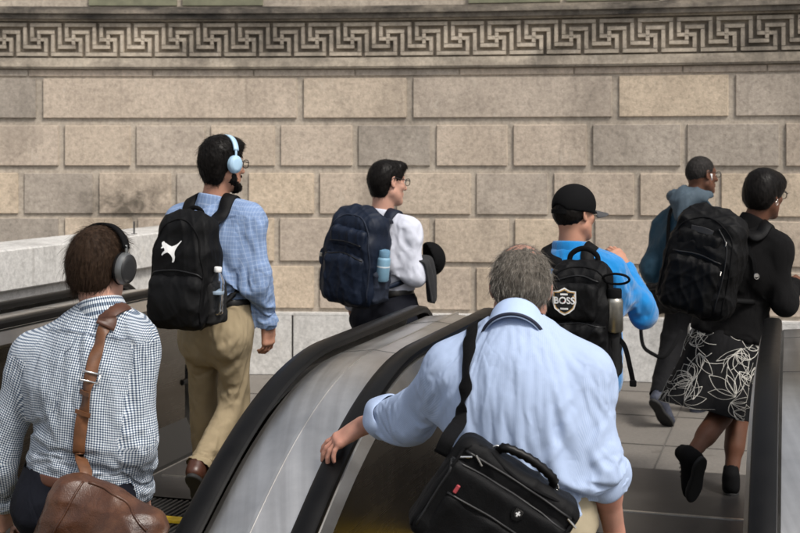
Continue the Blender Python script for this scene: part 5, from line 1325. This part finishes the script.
# --- the woman's black backpack
b4 = Bag(W(704, 263, 6.36), 34, -4, 14, 'backpack', 'large plain black backpack on the back of the woman in black', 'backpack')
backpack_body(b4, .36, .50, .21, .7, M_NYK, 33, .003)
v = b4.vol(); b4.box(v, (-.01, .085, -.10), (.14, .05, .14), .045, .02); b4.fin(v, 'front_pocket', M_NYK, .0025, 36, 38)
v = b4.vol(); b4.box(v, (-.02, .075, .115), (.11, .028, .05), .025, .02); b4.fin(v, 'top_pocket', M_NYK, .0018, 36, 39)
b4.line([(-.13, .045), (0, .058), (.12, .045)], .004, 'pocket_zip', M_ZIP, .001); b4.line([(-.165, -.2), (-.16, .05), (-.12, .18), (0, .235), (.12, .18), (.16, .05), (.165, -.2)], .0045, 'piping', M_NYK2); b4.line([(.135, -.2), (.14, 0), (.125, .12), (.06, .2)], .0035, 'main_zip', M_ZIP, .001)
mb = MB(); ribbon(mb, spline([b4.P(-.07, .085, .17), b4.P(0, .09, .176), b4.P(.04, .085, .17)], 5), b4.O, .03, .004); mb.build('name_strip', plain('grey_webbing', (.03, .03, .032), .7), b4.root)
loop_handle(b4, .225, -.05, .10, .045, plain('grey_webbing', (.03, .03, .032), .7)); shoulder_straps(G, b4, M_NYK, .06, .085, .2, -.17)
q, nn = drape(G, [W(741, 214, 6.5), W(745, 232, 6.45), W(751, 255, 6.42), W(757, 276, 6.40)], .012, 8); mb = MB(); ribbon(mb, q, nn, .018, .003); mb.build('loose_strap', M_NYK2, b4.root)
mb = MB(); mb.box(q[-1], (.022, .008, .02), bev=.003); mb.tube([q[-1] + np.array([.012 * math.cos(a), -.004, .014 * math.sin(a) - .004]) for a in np.linspace(0, 6.28, 16)], .002, 6, up=(0, 1, 0)); mb.build('clip', M_CHROME, b4.root, auto=40)
for x, z in ((.115, .14), (.125, .0)): mb = MB(); mb.box(b4.on(x, z, .004)[0], (.006, .006, .022), Matrix([list(r) for r in b4.B]), bev=.002); mb.build('zip_pull', M_CHROME, b4.root)

# --- laptop bag on the old man's back
b5 = Bag(W(494, 514, 3.42), 6, -6, 33, 'laptop_bag', 'black laptop bag with a ribbed handle hanging on the back of the old man', 'bag')
v = b5.vol(.006, .30); b5.box(v, (0, 0, 0), (.184, .055, .15), .035, .02); b5.fin(v, 'main_compartment', M_NYK, .0022, 26, 41)
v = b5.vol(.006, .30); b5.box(v, (-.005, .052, -.022), (.175, .028, .115), .022, .01); pf = b5.fin(v, 'front_pocket', M_NYK, .002, 26, 42)
v = b5.vol(.006, .30); b5.box(v, (.0, .068, -.06), (.15, .018, .072), .016, .01); b5.fin(v, 'lower_pocket', M_NYK, .0016, 26, 43)
b5.line([(-.198, -.13), (-.198, .10), (-.17, .147), (.17, .147), (.198, .10), (.198, -.13)], .0045, 'piping', M_NYK2, .0); b5.line([(-.165, -.11), (-.168, .05), (-.15, .088), (.15, .088), (.168, .05), (.165, -.11)], .0038, 'pocket_zip', M_ZIP, .001)
b5.line([(-.145, .008), (0, .016), (.145, .008)], .0035, 'lower_zip', M_ZIP, .001); b5.line([(-.16, .120), (0, .124), (.16, .120)], .004, 'main_zip', M_ZIP, .001)
for x, z, rt in ((-.152, .108, .6), (-.120, .118, -.5), (.165, .112, -.3)):
    mb = MB(); c, n_ = b5.on(x, z, .005); mb.tube([c - b5.R * .016 * math.cos(rt) - b5.U * .016 * math.sin(rt), c + b5.R * .016 * math.cos(rt) + b5.U * .016 * math.sin(rt)], .0032, 8, up=b5.O); mb.build('zip_pull', M_CHROME, b5.root, auto=40)
mb = MB()
for x, z in ((-.13, .03), (.15, -.105)): mb = MB(); c, n_ = b5.on(x, z, .004); mb.box(c, (.010, .006, .024), Matrix([list(r) for r in b5.B]), bev=.002); mb.build('red_pull_tab', plain('dusty_red_fabric', (.38, .05, .06), .7), b5.root)
mb = MB(); Ph = spline([b5.P(-.085, 0, .150), b5.P(-.07, .01, .172), b5.P(0, .012, .182), b5.P(.07, .01, .172), b5.P(.085, 0, .150)], 7); n_ = len(Ph)
rr_ = [.011 + (.003 if 4 < i < n_ - 5 and i % 2 else 0) for i in range(n_)]; mb.tube(Ph, rr_, 10, up=b5.O); mb.build('handle', M_RUB, b5.root, smooth=True)
mb = MB()
for sg in (-1, 1): mb = MB(); c = b5.P(sg * .088, 0, .150); mb.tube([c + b5.R * .012 * math.cos(a) + b5.U * .012 * math.sin(a) for a in np.linspace(0, 6.28, 18)], .003, 6, up=b5.O); mb.build('handle_ring', M_CHROME, b5.root, smooth=True)
em = [(-.5, .5), (.5, .5), (.5, -.1), (.3, -.42), (0, -.6), (-.3, -.42), (-.5, -.1)]; ecx, ecz = .035, .063
tab = [(-.9, .45), (.9, .45), (.75, -.35), (.35, -.9), (-.35, -.9), (-.75, -.35)]
ed = b5.decal([tab, em, [(x * .8, z * .8) for x, z in em], [(-.1, .32), (.1, .32), (.1, .1), (.3, .1), (.3, -.1), (.1, -.1), (.1, -.34), (-.1, -.34), (-.1, -.1), (-.3, -.1), (-.3, .1), (-.1, .1)]], .022, ecx, ecz, mats=[M_NYK2, M_CHROME, M_BLKP, M_LOGO], mi=[0, 1, 2, 3], name='cross_emblem', off=.004)
q, nn = drape(Dm, [W(490, 322, 3.86), W(474, 321, 3.74), W(462, 332, 3.64), W(458, 360, 3.60), W(453, 395, 3.55), W(450, 415, 3.53)], .006, 8)
P = np.concatenate([q, spline([q[-1] + np.array([-.004, -.02, -.02]), b5.P(-.207, -.03, .10), b5.P(-.20, -.02, .05)], 5)]); P[1:-1] = .25 * P[:-2] + .5 * P[1:-1] + .25 * P[2:]
nn = np.concatenate([nn, np.tile(np.array([-.15, -.98, 0.1]), (len(P) - len(nn), 1))]); mb = MB(); ribbon(mb, P, nn, .040, .0045); mb.build('shoulder_strap', M_NYK2, b5.root, smooth=True)
# --- brown leather bag of the man in the checked shirt
def leather_mat():
    t = NT('oiled_brown_leather'); v = t.coord(); n = t.noise(v, 6, 6, .65, .4); n2 = t.noise(v, 240, 3); n3 = t.noise(v, 30, 4, .6, .8)
    c = t.ramp(n, [(.3, (.028, .010, .005)), (.5, (.068, .026, .012)), (.72, (.13, .056, .027))]); c = t.mix(.5, c, t.ramp(n3, [(.35, .7), (.65, 1.15)]), 'MULTIPLY')
    t.set(Base_Color=c, Specular=.55); t.set(Roughness=t.math('ADD', t.math('MULTIPLY', n, .3), .2)); t.bump(t.math('ADD', n2, t.math('MULTIPLY', n3, 1.6)), .35, .003); return t.m
M_LEATH = leather_mat(); M_LSTR = plain('tan_strap_leather', (.125, .05, .019), .5, 0, .3, 30, .25, 220)
b6 = Bag(W(103, 539, 3.93), 14, 0, 12, 'leather_bag', 'slouchy brown leather shoulder bag at the hip of the man in the gingham shirt', 'bag')
v = b6.vol(.007, .34); b6.box(v, (0, 0, -.05), (.165, .085, .15), .06, .05); v.cone(b6.P(-.10, 0, .13), b6.P(.13, .0, .085), .05, .055, .07); v.ell(b6.P(.10, .04, -.02), (.09, .07, .12), b6.B, .05); v.cone(b6.P(-.135, .02, .12), b6.P(-.165, .03, -.15), .04, .07, .05)
b6.fin(v, 'bag_body', M_LEATH, .0035, 14, 52, st=1.5)
b6.line([(-.085, .165), (-.10, .08), (-.125, -.02), (-.14, -.15)], .004, 'side_seam', M_LEATH); b6.line([(-.07, .165), (.02, .155), (.10, .13), (.16, .09)], .005, 'top_seam', M_LEATH)
mb = MB(); c, n_ = b6.on(.0, -.02, .004); ribbon(mb, [b6.on(-.005, .01, .005)[0], b6.on(-.005, -.02, .006)[0], b6.on(-.005, -.06, .005)[0]], b6.O, .03, .006); mb.build('closing_tab', M_LSTR, b6.root)
q, nn = drape(A, [W(136, 328, 4.34), W(124, 317, 4.22), W(108, 321, 4.10), W(98, 347, 4.05), W(88, 385, 4.02), W(81, 425, 4.02), W(77, 462, 4.02)], .006, 10)
P = np.concatenate([q, [b6.P(-.085, .0, .19), b6.P(-.09, .0, .15)]]); nn = np.concatenate([nn, np.tile(nn[-1], (2, 1))]); P[1:-1] = .25 * P[:-2] + .5 * P[1:-1] + .25 * P[2:]; P += nn * .003
mb = MB(); ribbon(mb, P, nn, .039, .0055); mb.build('shoulder_strap', M_LSTR, b6.root, smooth=True)
def at_y(py): return int(np.argmin([abs(HOR + (CAMZ - x[2]) * F0 / x[1] - py) + (0 if x[1] < 4.15 else 500) for x in P]))
mb = MB()
def frame_ring(i, w, h, r):
    c = P[i] + nn[i] * .006; T = nrm(P[i + 1] - P[i - 1]); S = np.cross(T, nn[i]); a, b_ = S * w / 2, T * h / 2
    mb.tube([c - a - b_, c + a - b_, c + a + b_, c - a + b_, c - a - b_], r, 8, up=nn[i])
frame_ring(at_y(379), .056, .028, .0035); mb.build('buckle', M_CHROME, b6.root, smooth=True)
mb = MB(); frame_ring(len(P) - 2, .05, .03, .004); mb.build('strap_ring', M_CHROME, b6.root, smooth=True)
for py in (392, 413):
    mb = MB(); i = at_y(py); T = nrm(P[i + 1] - P[i - 1]); ribbon(mb, [P[i] - np.cross(T, nn[i]) * .026 + nn[i] * .006, P[i] + nn[i] * .009, P[i] + np.cross(T, nn[i]) * .026 + nn[i] * .006], np.tile(nn[i], (3, 1)), .014, .004); mb.build('keeper_loop', M_LSTR, b6.root)
mb = MB(); i = at_y(316); ribbon(mb, P[max(0, i - 7):i + 6] + nn[max(0, i - 7):i + 6] * .006, nn[max(0, i - 7):i + 6], .062, .006); mb.build('shoulder_pad', plain('dark_strap_leather', (.07, .026, .013), .5, 0, .3, 30, .2, 200), b6.root, smooth=True)

# --- headphones
def headphones(p, label, cup_mat, face_mat, band_mat, r=.036, band=.104, tilt=.12, th=.032, pad=None, ring_mat=None):
    root = empty('headphones', p.Hc, label, 'headphones'); Mh = p.HM; s = p.hs
    for q in (-1, 1):
        c = p.T((q * .082, .002, -.006)); ax = Mh[:, 0] * q; u = Mh[:, 2]; f = np.cross(u, ax); Mx = Matrix([[f[i], u[i] * 1.18, ax[i], c[i]] for i in range(3)] + [[0, 0, 0, 1]])
        mb = MB(); mb.lathe([(r * .75, 0), (r * .96, .001), (r * 1.02, .006), (r * .98, .013)], Mx, 28); mb.build('ear_pad', pad or M_NYK2, root, smooth=True)
        mb = MB(); mb.lathe([(r * .92, .012), (r * 1.0, .014), (r * 1.0, .022), (r * .95, .028), (r * .88, th - .001)], Mx, 28); cu = mb.build('ear_cup', cup_mat, root, auto=40)
        mb = MB(); mb.lathe([(r * .87, th - .003), (r * .86, th), (r * .5, th + .0025), (.001, th + .003)], Mx, 28); mb.build('cup_face', face_mat, cu, smooth=True)
        mb = MB(); pts = [p.T((q * (.100), .002, .012)), p.T((q * .103, .0, .045)), p.T((q * .1, -.002, .07))]; mb.tube(spline(pts, 5), .0065, 8, flat=.6, up=Mh[:, 0]); mb.build('yoke', ring_mat or cup_mat, root, smooth=True)
    a = np.linspace(-1.25, 1.25, 30); P = [p.T((band * math.sin(x), -.004 + tilt * .1 * math.cos(x), .026 + (band * .98) * math.cos(x))) for x in a]
    up = np.array([Mh @ np.array([math.sin(x), 0, math.cos(x)]) for x in a]); mb = MB(); ribbon(mb, P, up, .026, .010); mb.build('headband', band_mat, root, smooth=True)
    return root
M_SILV = plain('satin_silver_plastic', (.17, .175, .175), .35, .6); M_DGREY = plain('dark_grey_plastic', (.016, .016, .017), .45); M_PBLUE = plain('pale_blue_plastic', (.40, .58, .74), .45, 0, .05)
headphones(A, 'black and silver over-ear headphones on the man in the gingham shirt', M_SILV, M_DGREY, M_NYK2, .045, .106, .1, .036, ring_mat=M_SILV)
headphones(Bp, 'pale blue over-ear headphones on the bearded man with the backpack', M_PBLUE, plain('pale_blue_face', (.36, .53, .68), .5, 0, .05), M_PBLUE, .036, .108, .1, .032, pad=plain('pale_blue_pad', (.30, .46, .60), .7))

# --- glasses
def lens_mat():
    t = NT('spectacle_lens'); t.set(Base_Color=(.95, .97, .97), Roughness=.02, Transmission=1.0, Specular=.5); t.b.inputs['IOR'].default_value = 1.05; return t.m
M_LENS = lens_mat(); M_SPEC = plain('black_spectacle_frame', (.012, .011, .011), .3)
def glasses(p, label, w=.026, h=.019, r=.0021, mat=None):
    root = empty('glasses', p.T((0, .11, .006)), label, 'glasses'); mat = mat or M_SPEC; mb = MB(); ln = MB()
    for q in (-1, 1):
        a = np.linspace(0, 2 * math.pi, 28); sup = lambda x: math.copysign(abs(x) ** .7, x)
        P = [p.T((q * .0335 + w * sup(math.cos(t)), .112 - .006 * abs(q * .0335 + w * math.cos(t)) / .06, .004 + h * sup(math.sin(t)))) for t in a]; mb.tube(P, r, 6, up=p.HM[:, 1], cap=False)
        n = len(P) - 1; ln.put([np.array(x) for x in P[:n]] + [np.array(x) - p.HM[:, 1] * .0012 for x in P[:n]], [tuple(range(n)), tuple(range(n, 2 * n))[::-1]] + [(i, (i + 1) % n, n + (i + 1) % n, n + i) for i in range(n)])
    mb.tube([p.T((-.009, .114, .010)), p.T((0, .116, .012)), p.T((.009, .114, .010))], r, 6); mb.build('frame', mat, root, smooth=True); ln.build('lenses', M_LENS, root)
    for q in (-1, 1):
        mb = MB(); mb.tube(spline([p.T((q * .060, .108, .010)), p.T((q * .077, .09, .011)), p.T((q * .083, .03, .014)), p.T((q * .086, -.012, .018)), p.T((q * .085, -.035, -.004))], 5), .0022, 6, flat=1, up=p.HM[:, 0]); mb.build('temple', mat, root, smooth=True)
glasses(Bp, 'thin black glasses on the bearded man with pale blue headphones'); glasses(C, 'black-framed glasses on the man in the white shirt'); glasses(Fm, 'dark glasses on the man in the teal jacket'); glasses(G, 'black-framed glasses on the woman in black', .027, .021)
mb = MB(); c = Fm.T((.088, .006, -.004)); mb.tube([c, c + Fm.HM[:, 0] * .006], .0075, 10, up=Fm.HM[:, 2]); mb.tube([c + Fm.HM[:, 0] * .004, Fm.T((.090, .014, -.038))], .0042, 8, up=Fm.HM[:, 0]); prop(mb.build('earbud', M_LOGO, smooth=True), 'white wireless earbud in the ear of the man in the teal jacket', 'earbud')
mb = MB(); c = G.T((.086, -.008, -.052)); mb.tube([c + G.HM[:, 1] * .009 * math.cos(a) + G.HM[:, 2] * .011 * math.sin(a) for a in np.linspace(0, 6.28, 20)], .0018, 6, up=G.HM[:, 0], cap=False); mb.tube([G.T((.086, -.008, -.036)), G.T((.090, -.008, -.036))], .004, 8, up=G.HM[:, 2]); prop(mb.build('earring', plain('earring_metal', (.8, .77, .72), .25, 1.0, .1), smooth=True), 'small bright earring on the woman in black', 'earring')
wr = G.J['wrR']; ax = nrm(wr - G.J['elR']); e1 = nrm(np.cross(ax, (0, 0, 1))); e2 = np.cross(e1, ax); mb = MB()
for o_ in (-.012, .0): mb.tube([wr + ax * o_ + e1 * .033 * math.cos(a) + e2 * .033 * math.sin(a) for a in np.linspace(0, 6.28, 26)], .003, 6, up=ax, cap=False)
prop(mb.build('bracelet', plain('bangle_metal', (.55, .5, .42), .3, 1.0, .1), smooth=True), 'thin metal bangles on the wrist of the woman in black', 'bracelet')

# --- lanyard of the old man, under the collar fall
q, nn = drape(Dm, [Dm.T((0, 0, -.11)) + Dm.R * .075 * math.sin(a) - Dm.F * .085 * math.cos(a) - Dm.U * (.02 + .03 * (1 - math.cos(a)) * .5) for a in np.linspace(-2.2, 2.2, 13)], .006, 4)
ax = nrm(nrm(Dm.T((0, -.03, -.08)) - Dm.nk) + Dm.U * .8); Fc = nrm(Dm.F - ax * (Dm.F @ ax)); Rc = np.cross(Fc, ax)
P = np.array([Dm.nk + Rc * .0925 * math.sin(a) - Fc * .0985 * math.cos(a) + ax * (-.052 - .034 * (1 - math.cos(a))) for a in np.linspace(-1.75, 1.75, 40)]); nn = np.array([nrm(x - Dm.nk) for x in P])
mb = MB(); ribbon(mb, P, nn, .009, .003); prop(mb.build('lanyard', plain('dark_navy_lanyard', (.010, .014, .035), .7), smooth=True), 'dark navy lanyard round the collar of the old man', 'lanyard')

# --- cap of the man in blue
M_CAP = nylon('black_cap_cloth', (.004, .004, .0045), 800, .3, .85, spec=.12); M_BRIM = plain('grey_cap_peak', (.05, .05, .053), .8, 0, .15, 60, .2, 400)
hs = E.hs; v = Vol(E.Hc - .2, E.Hc + .2, .0055); v.ell(E.T((0, -.012, .034)), np.array((.094, .114, .104)) * hs, E.HM, .01); v.ell(E.T((0, .0, .045)), np.array((.089, .1, .088)) * hs, E.HM, .02)
Rt = np.array(Matrix.Rotation(-.10, 3, 'X')); v.box(E.T((0, 0, -.15)), (.2, .2, .150), .002, E.HM @ Rt, .004, 'sub'); v.ell(E.T((0, -.118, .005)), (.042, .05, .034), E.HM, .006, 'sub'); v.ell(E.T((0, -.01, .015)), np.array((.080, .099, .088)) * hs, E.HM, .004, 'sub')
V, F = v.mesh(1); cap = link('baseball_cap', mesh_from(V, F), M_CAP, E.root)
mb = MB(); ribbon(mb, [E.T((x, -.012 - .1135 * math.sqrt(max(0, 1 - (x / .095) ** 2)), .006)) for x in np.linspace(-.05, .05, 10)], np.array([-E.HM[:, 1]] * 10), .02, .003); mb.build('back_strap', M_CAP, cap)
n_ = 15; rs = []
for i in range(6):
    t = i / 5; rs.append(np.array([E.T((math.sin(a) * (.088 - .004 * t), (.045 + math.cos(a) * (.055 + .115 * t)), .018 - .016 * t - .024 * math.sin(a) ** 2)) for a in np.linspace(-1.45, 1.45, n_)]))
V, F = band_mesh(E, rs); solid('peak', V, F, M_BRIM, cap, .004, 1)
mb = MB(); c = E.T((0, -.01, .135)); mb.lathe([(.007, 0), (.0065, .003), (.003, .005)], Matrix.Translation(Vector(c)) @ Matrix([list(r) for r in E.HM]).to_4x4(), 12); mb.build('top_button', M_CAP, cap, smooth=True)

# --- held cap and folded jacket of the man in white
hc = W(430, 259, 7.33); Bh = basis(70, 75, 0); v = Vol(hc - .2, hc + .2, .008); v.ell(hc, (.082, .098, .090), Bh, .01); v.box(hc - Bh[:, 2] * .10, (.2, .2, .085), .004, Bh, .01, 'sub'); v.ell(hc - Bh[:, 2] * .02, (.073, .089, .078), Bh, .01, 'sub')
hcr = empty('held_cap', hc, 'black cap held in the hand of the man in the white shirt', 'cap'); V, F = v.mesh(1); link('crown', mesh_from(V, F), M_CAP, hcr)
rs = [np.array([hc - Bh[:, 2] * .018 + Bh[:, 0] * math.sin(a) * .08 + Bh[:, 1] * (.05 + math.cos(a) * (.045 + .06 * t)) - Bh[:, 2] * .02 * math.sin(a) ** 2 for a in np.linspace(-1.4, 1.4, 13)]) for t in (0, .33, .66, 1)]; V, F = band_mesh(C, rs); solid('peak', V, F, M_CAP, hcr, .004, 1)
jc = C.J['elR'] * .72 + C.J['wrR'] * .28 - C.R * .02; axj = nrm(C.J['wrR'] - C.J['elR']); dn = np.array([0, 0, -1.]); sdj = np.cross(axj, dn); rs = []
for i in range(22):
    s_ = (i / 21 - .5) * 2; t = np.linspace(-1, 1, 25); row = []
    for k, x in enumerate(t):
        drop_ = max(0, abs(x) - .22) * (.34 if x > 0 else .30); side = sdj * .078 * math.sin(max(-1, min(1, x / .3)) * 1.5) ; wv = .016 * math.sin(s_ * 6 + x * 2) * min(1, drop_ * 9) + .009 * math.sin(s_ * 13 + 1) * min(1, drop_ * 7)
        row.append(jc + axj * s_ * (.105 - .02 * drop_ / .2) + side * (1 + .25 * drop_ / .2) + dn * (drop_ - .058 + .01 * math.sin(s_ * 5 + 2) * drop_ * 5) + sdj * wv)
    rs.append(np.array(row))
V, F = band_mesh(C, rs); jk = solid('folded_jacket', V, F, plain('charcoal_jacket_cloth', (.016, .016, .018), .85, 0, .3, 40, .3, 500), None, .012, 1); prop(jk, 'charcoal jacket draped over the forearm of the man in the white shirt', 'jacket')

# --- hood of the teal jacket and the small black shoulder bag
v = Vol(Fm.nk - .3, Fm.nk + .3, .012); o = Fm.nk
v.cone(o - Fm.R * .10 - Fm.F * .07 + Fm.U * .015, o - Fm.F * .125 - Fm.U * .03, .045, .055, .04); v.cone(o + Fm.R * .10 - Fm.F * .06 + Fm.U * .015, o - Fm.F * .125 - Fm.U * .03, .045, .055, .04); v.cone(o - Fm.F * .11 - Fm.U * .01, o - Fm.F * .14 - Fm.U * .10, .07, .05, .05); v.cone(o - Fm.R * .1 + Fm.F * .02 + Fm.U * .03, o - Fm.F * .09 + Fm.U * .03, .035, .045, .04); v.cone(o + Fm.R * .1 + Fm.F * .02 + Fm.U * .03, o - Fm.F * .09 + Fm.U * .03, .035, .045, .04)
V, F = v.mesh(1); V = ruffle(V, F, .005, 22, 61); link('hood', mesh_from(V, F), M_TEALG, Fm.root)
b7 = Bag(W(664, 298, 8.38), 60, 0, -8, 'shoulder_bag', 'small black shoulder bag with a dangling strap, between the blue fleece and the big backpack', 'bag')
v = b7.vol(.009, .3); b7.box(v, (0, 0, 0), (.15, .06, .10), .04, .02); b7.fin(v, 'bag_body', M_NYK, .003, 26, 71); b7.line([(-.12, .05), (0, .06), (.12, .05)], .004, 'zip', M_ZIP, .001)
mb = MB(); P = spline([W(645, 302, 8.3), W(641, 322, 8.28), W(643, 345, 8.26), W(653, 354, 8.24), W(664, 357, 8.22), W(674, 345, 8.25), W(682, 330, 8.3)], 6); ribbon(mb, P, np.array([0, -1., .1]), .024, .004); mb.build('dangling_strap', M_NYK2, b7.root, smooth=True)
q, nn = drape(Fm, [W(655, 300, 8.45), W(662, 265, 8.5), W(672, 235, 8.55), W(680, 212, 8.6), W(690, 212, 8.55)], .02, 7); mb = MB(); ribbon(mb, q, nn, .03, .004); mb.build('shoulder_strap', M_NYK2, b7.root, smooth=True)

# --- sewn lines on the backs of the shirts
def seam(p, pts, name, mat, r=.0016, off=.0045):
    q, nn = drape(p, pts, off, 16, 1); mb = MB(); mb.tube(q, r, 6, flat=.6, up=nn); mb.build(name, mat, p.shirt, smooth=True)
for p, m, z in ((A, plain('gingham_seam', (.16, .19, .24), .9), .085), (Bp, plain('blue_seam', (.10, .15, .28), .9), .09)):
    c = p.nk - p.U * z - p.F * .10
    seam(p, [c + p.R * x + p.U * .012 * abs(x) / .15 for x in (-.17, -.09, 0, .09, .17)], 'yoke_seam', m)
for sg in (-1, 1):
    c = A.nk - A.U * .085 - A.F * .1; seam(A, [c + A.R * sg * .012, c - A.U * .12 + A.R * sg * (.022 + .004), c - A.U * .26 + A.R * sg * .05], 'back_pleat', plain('gingham_seam', (.16, .19, .24), .9), .0013)
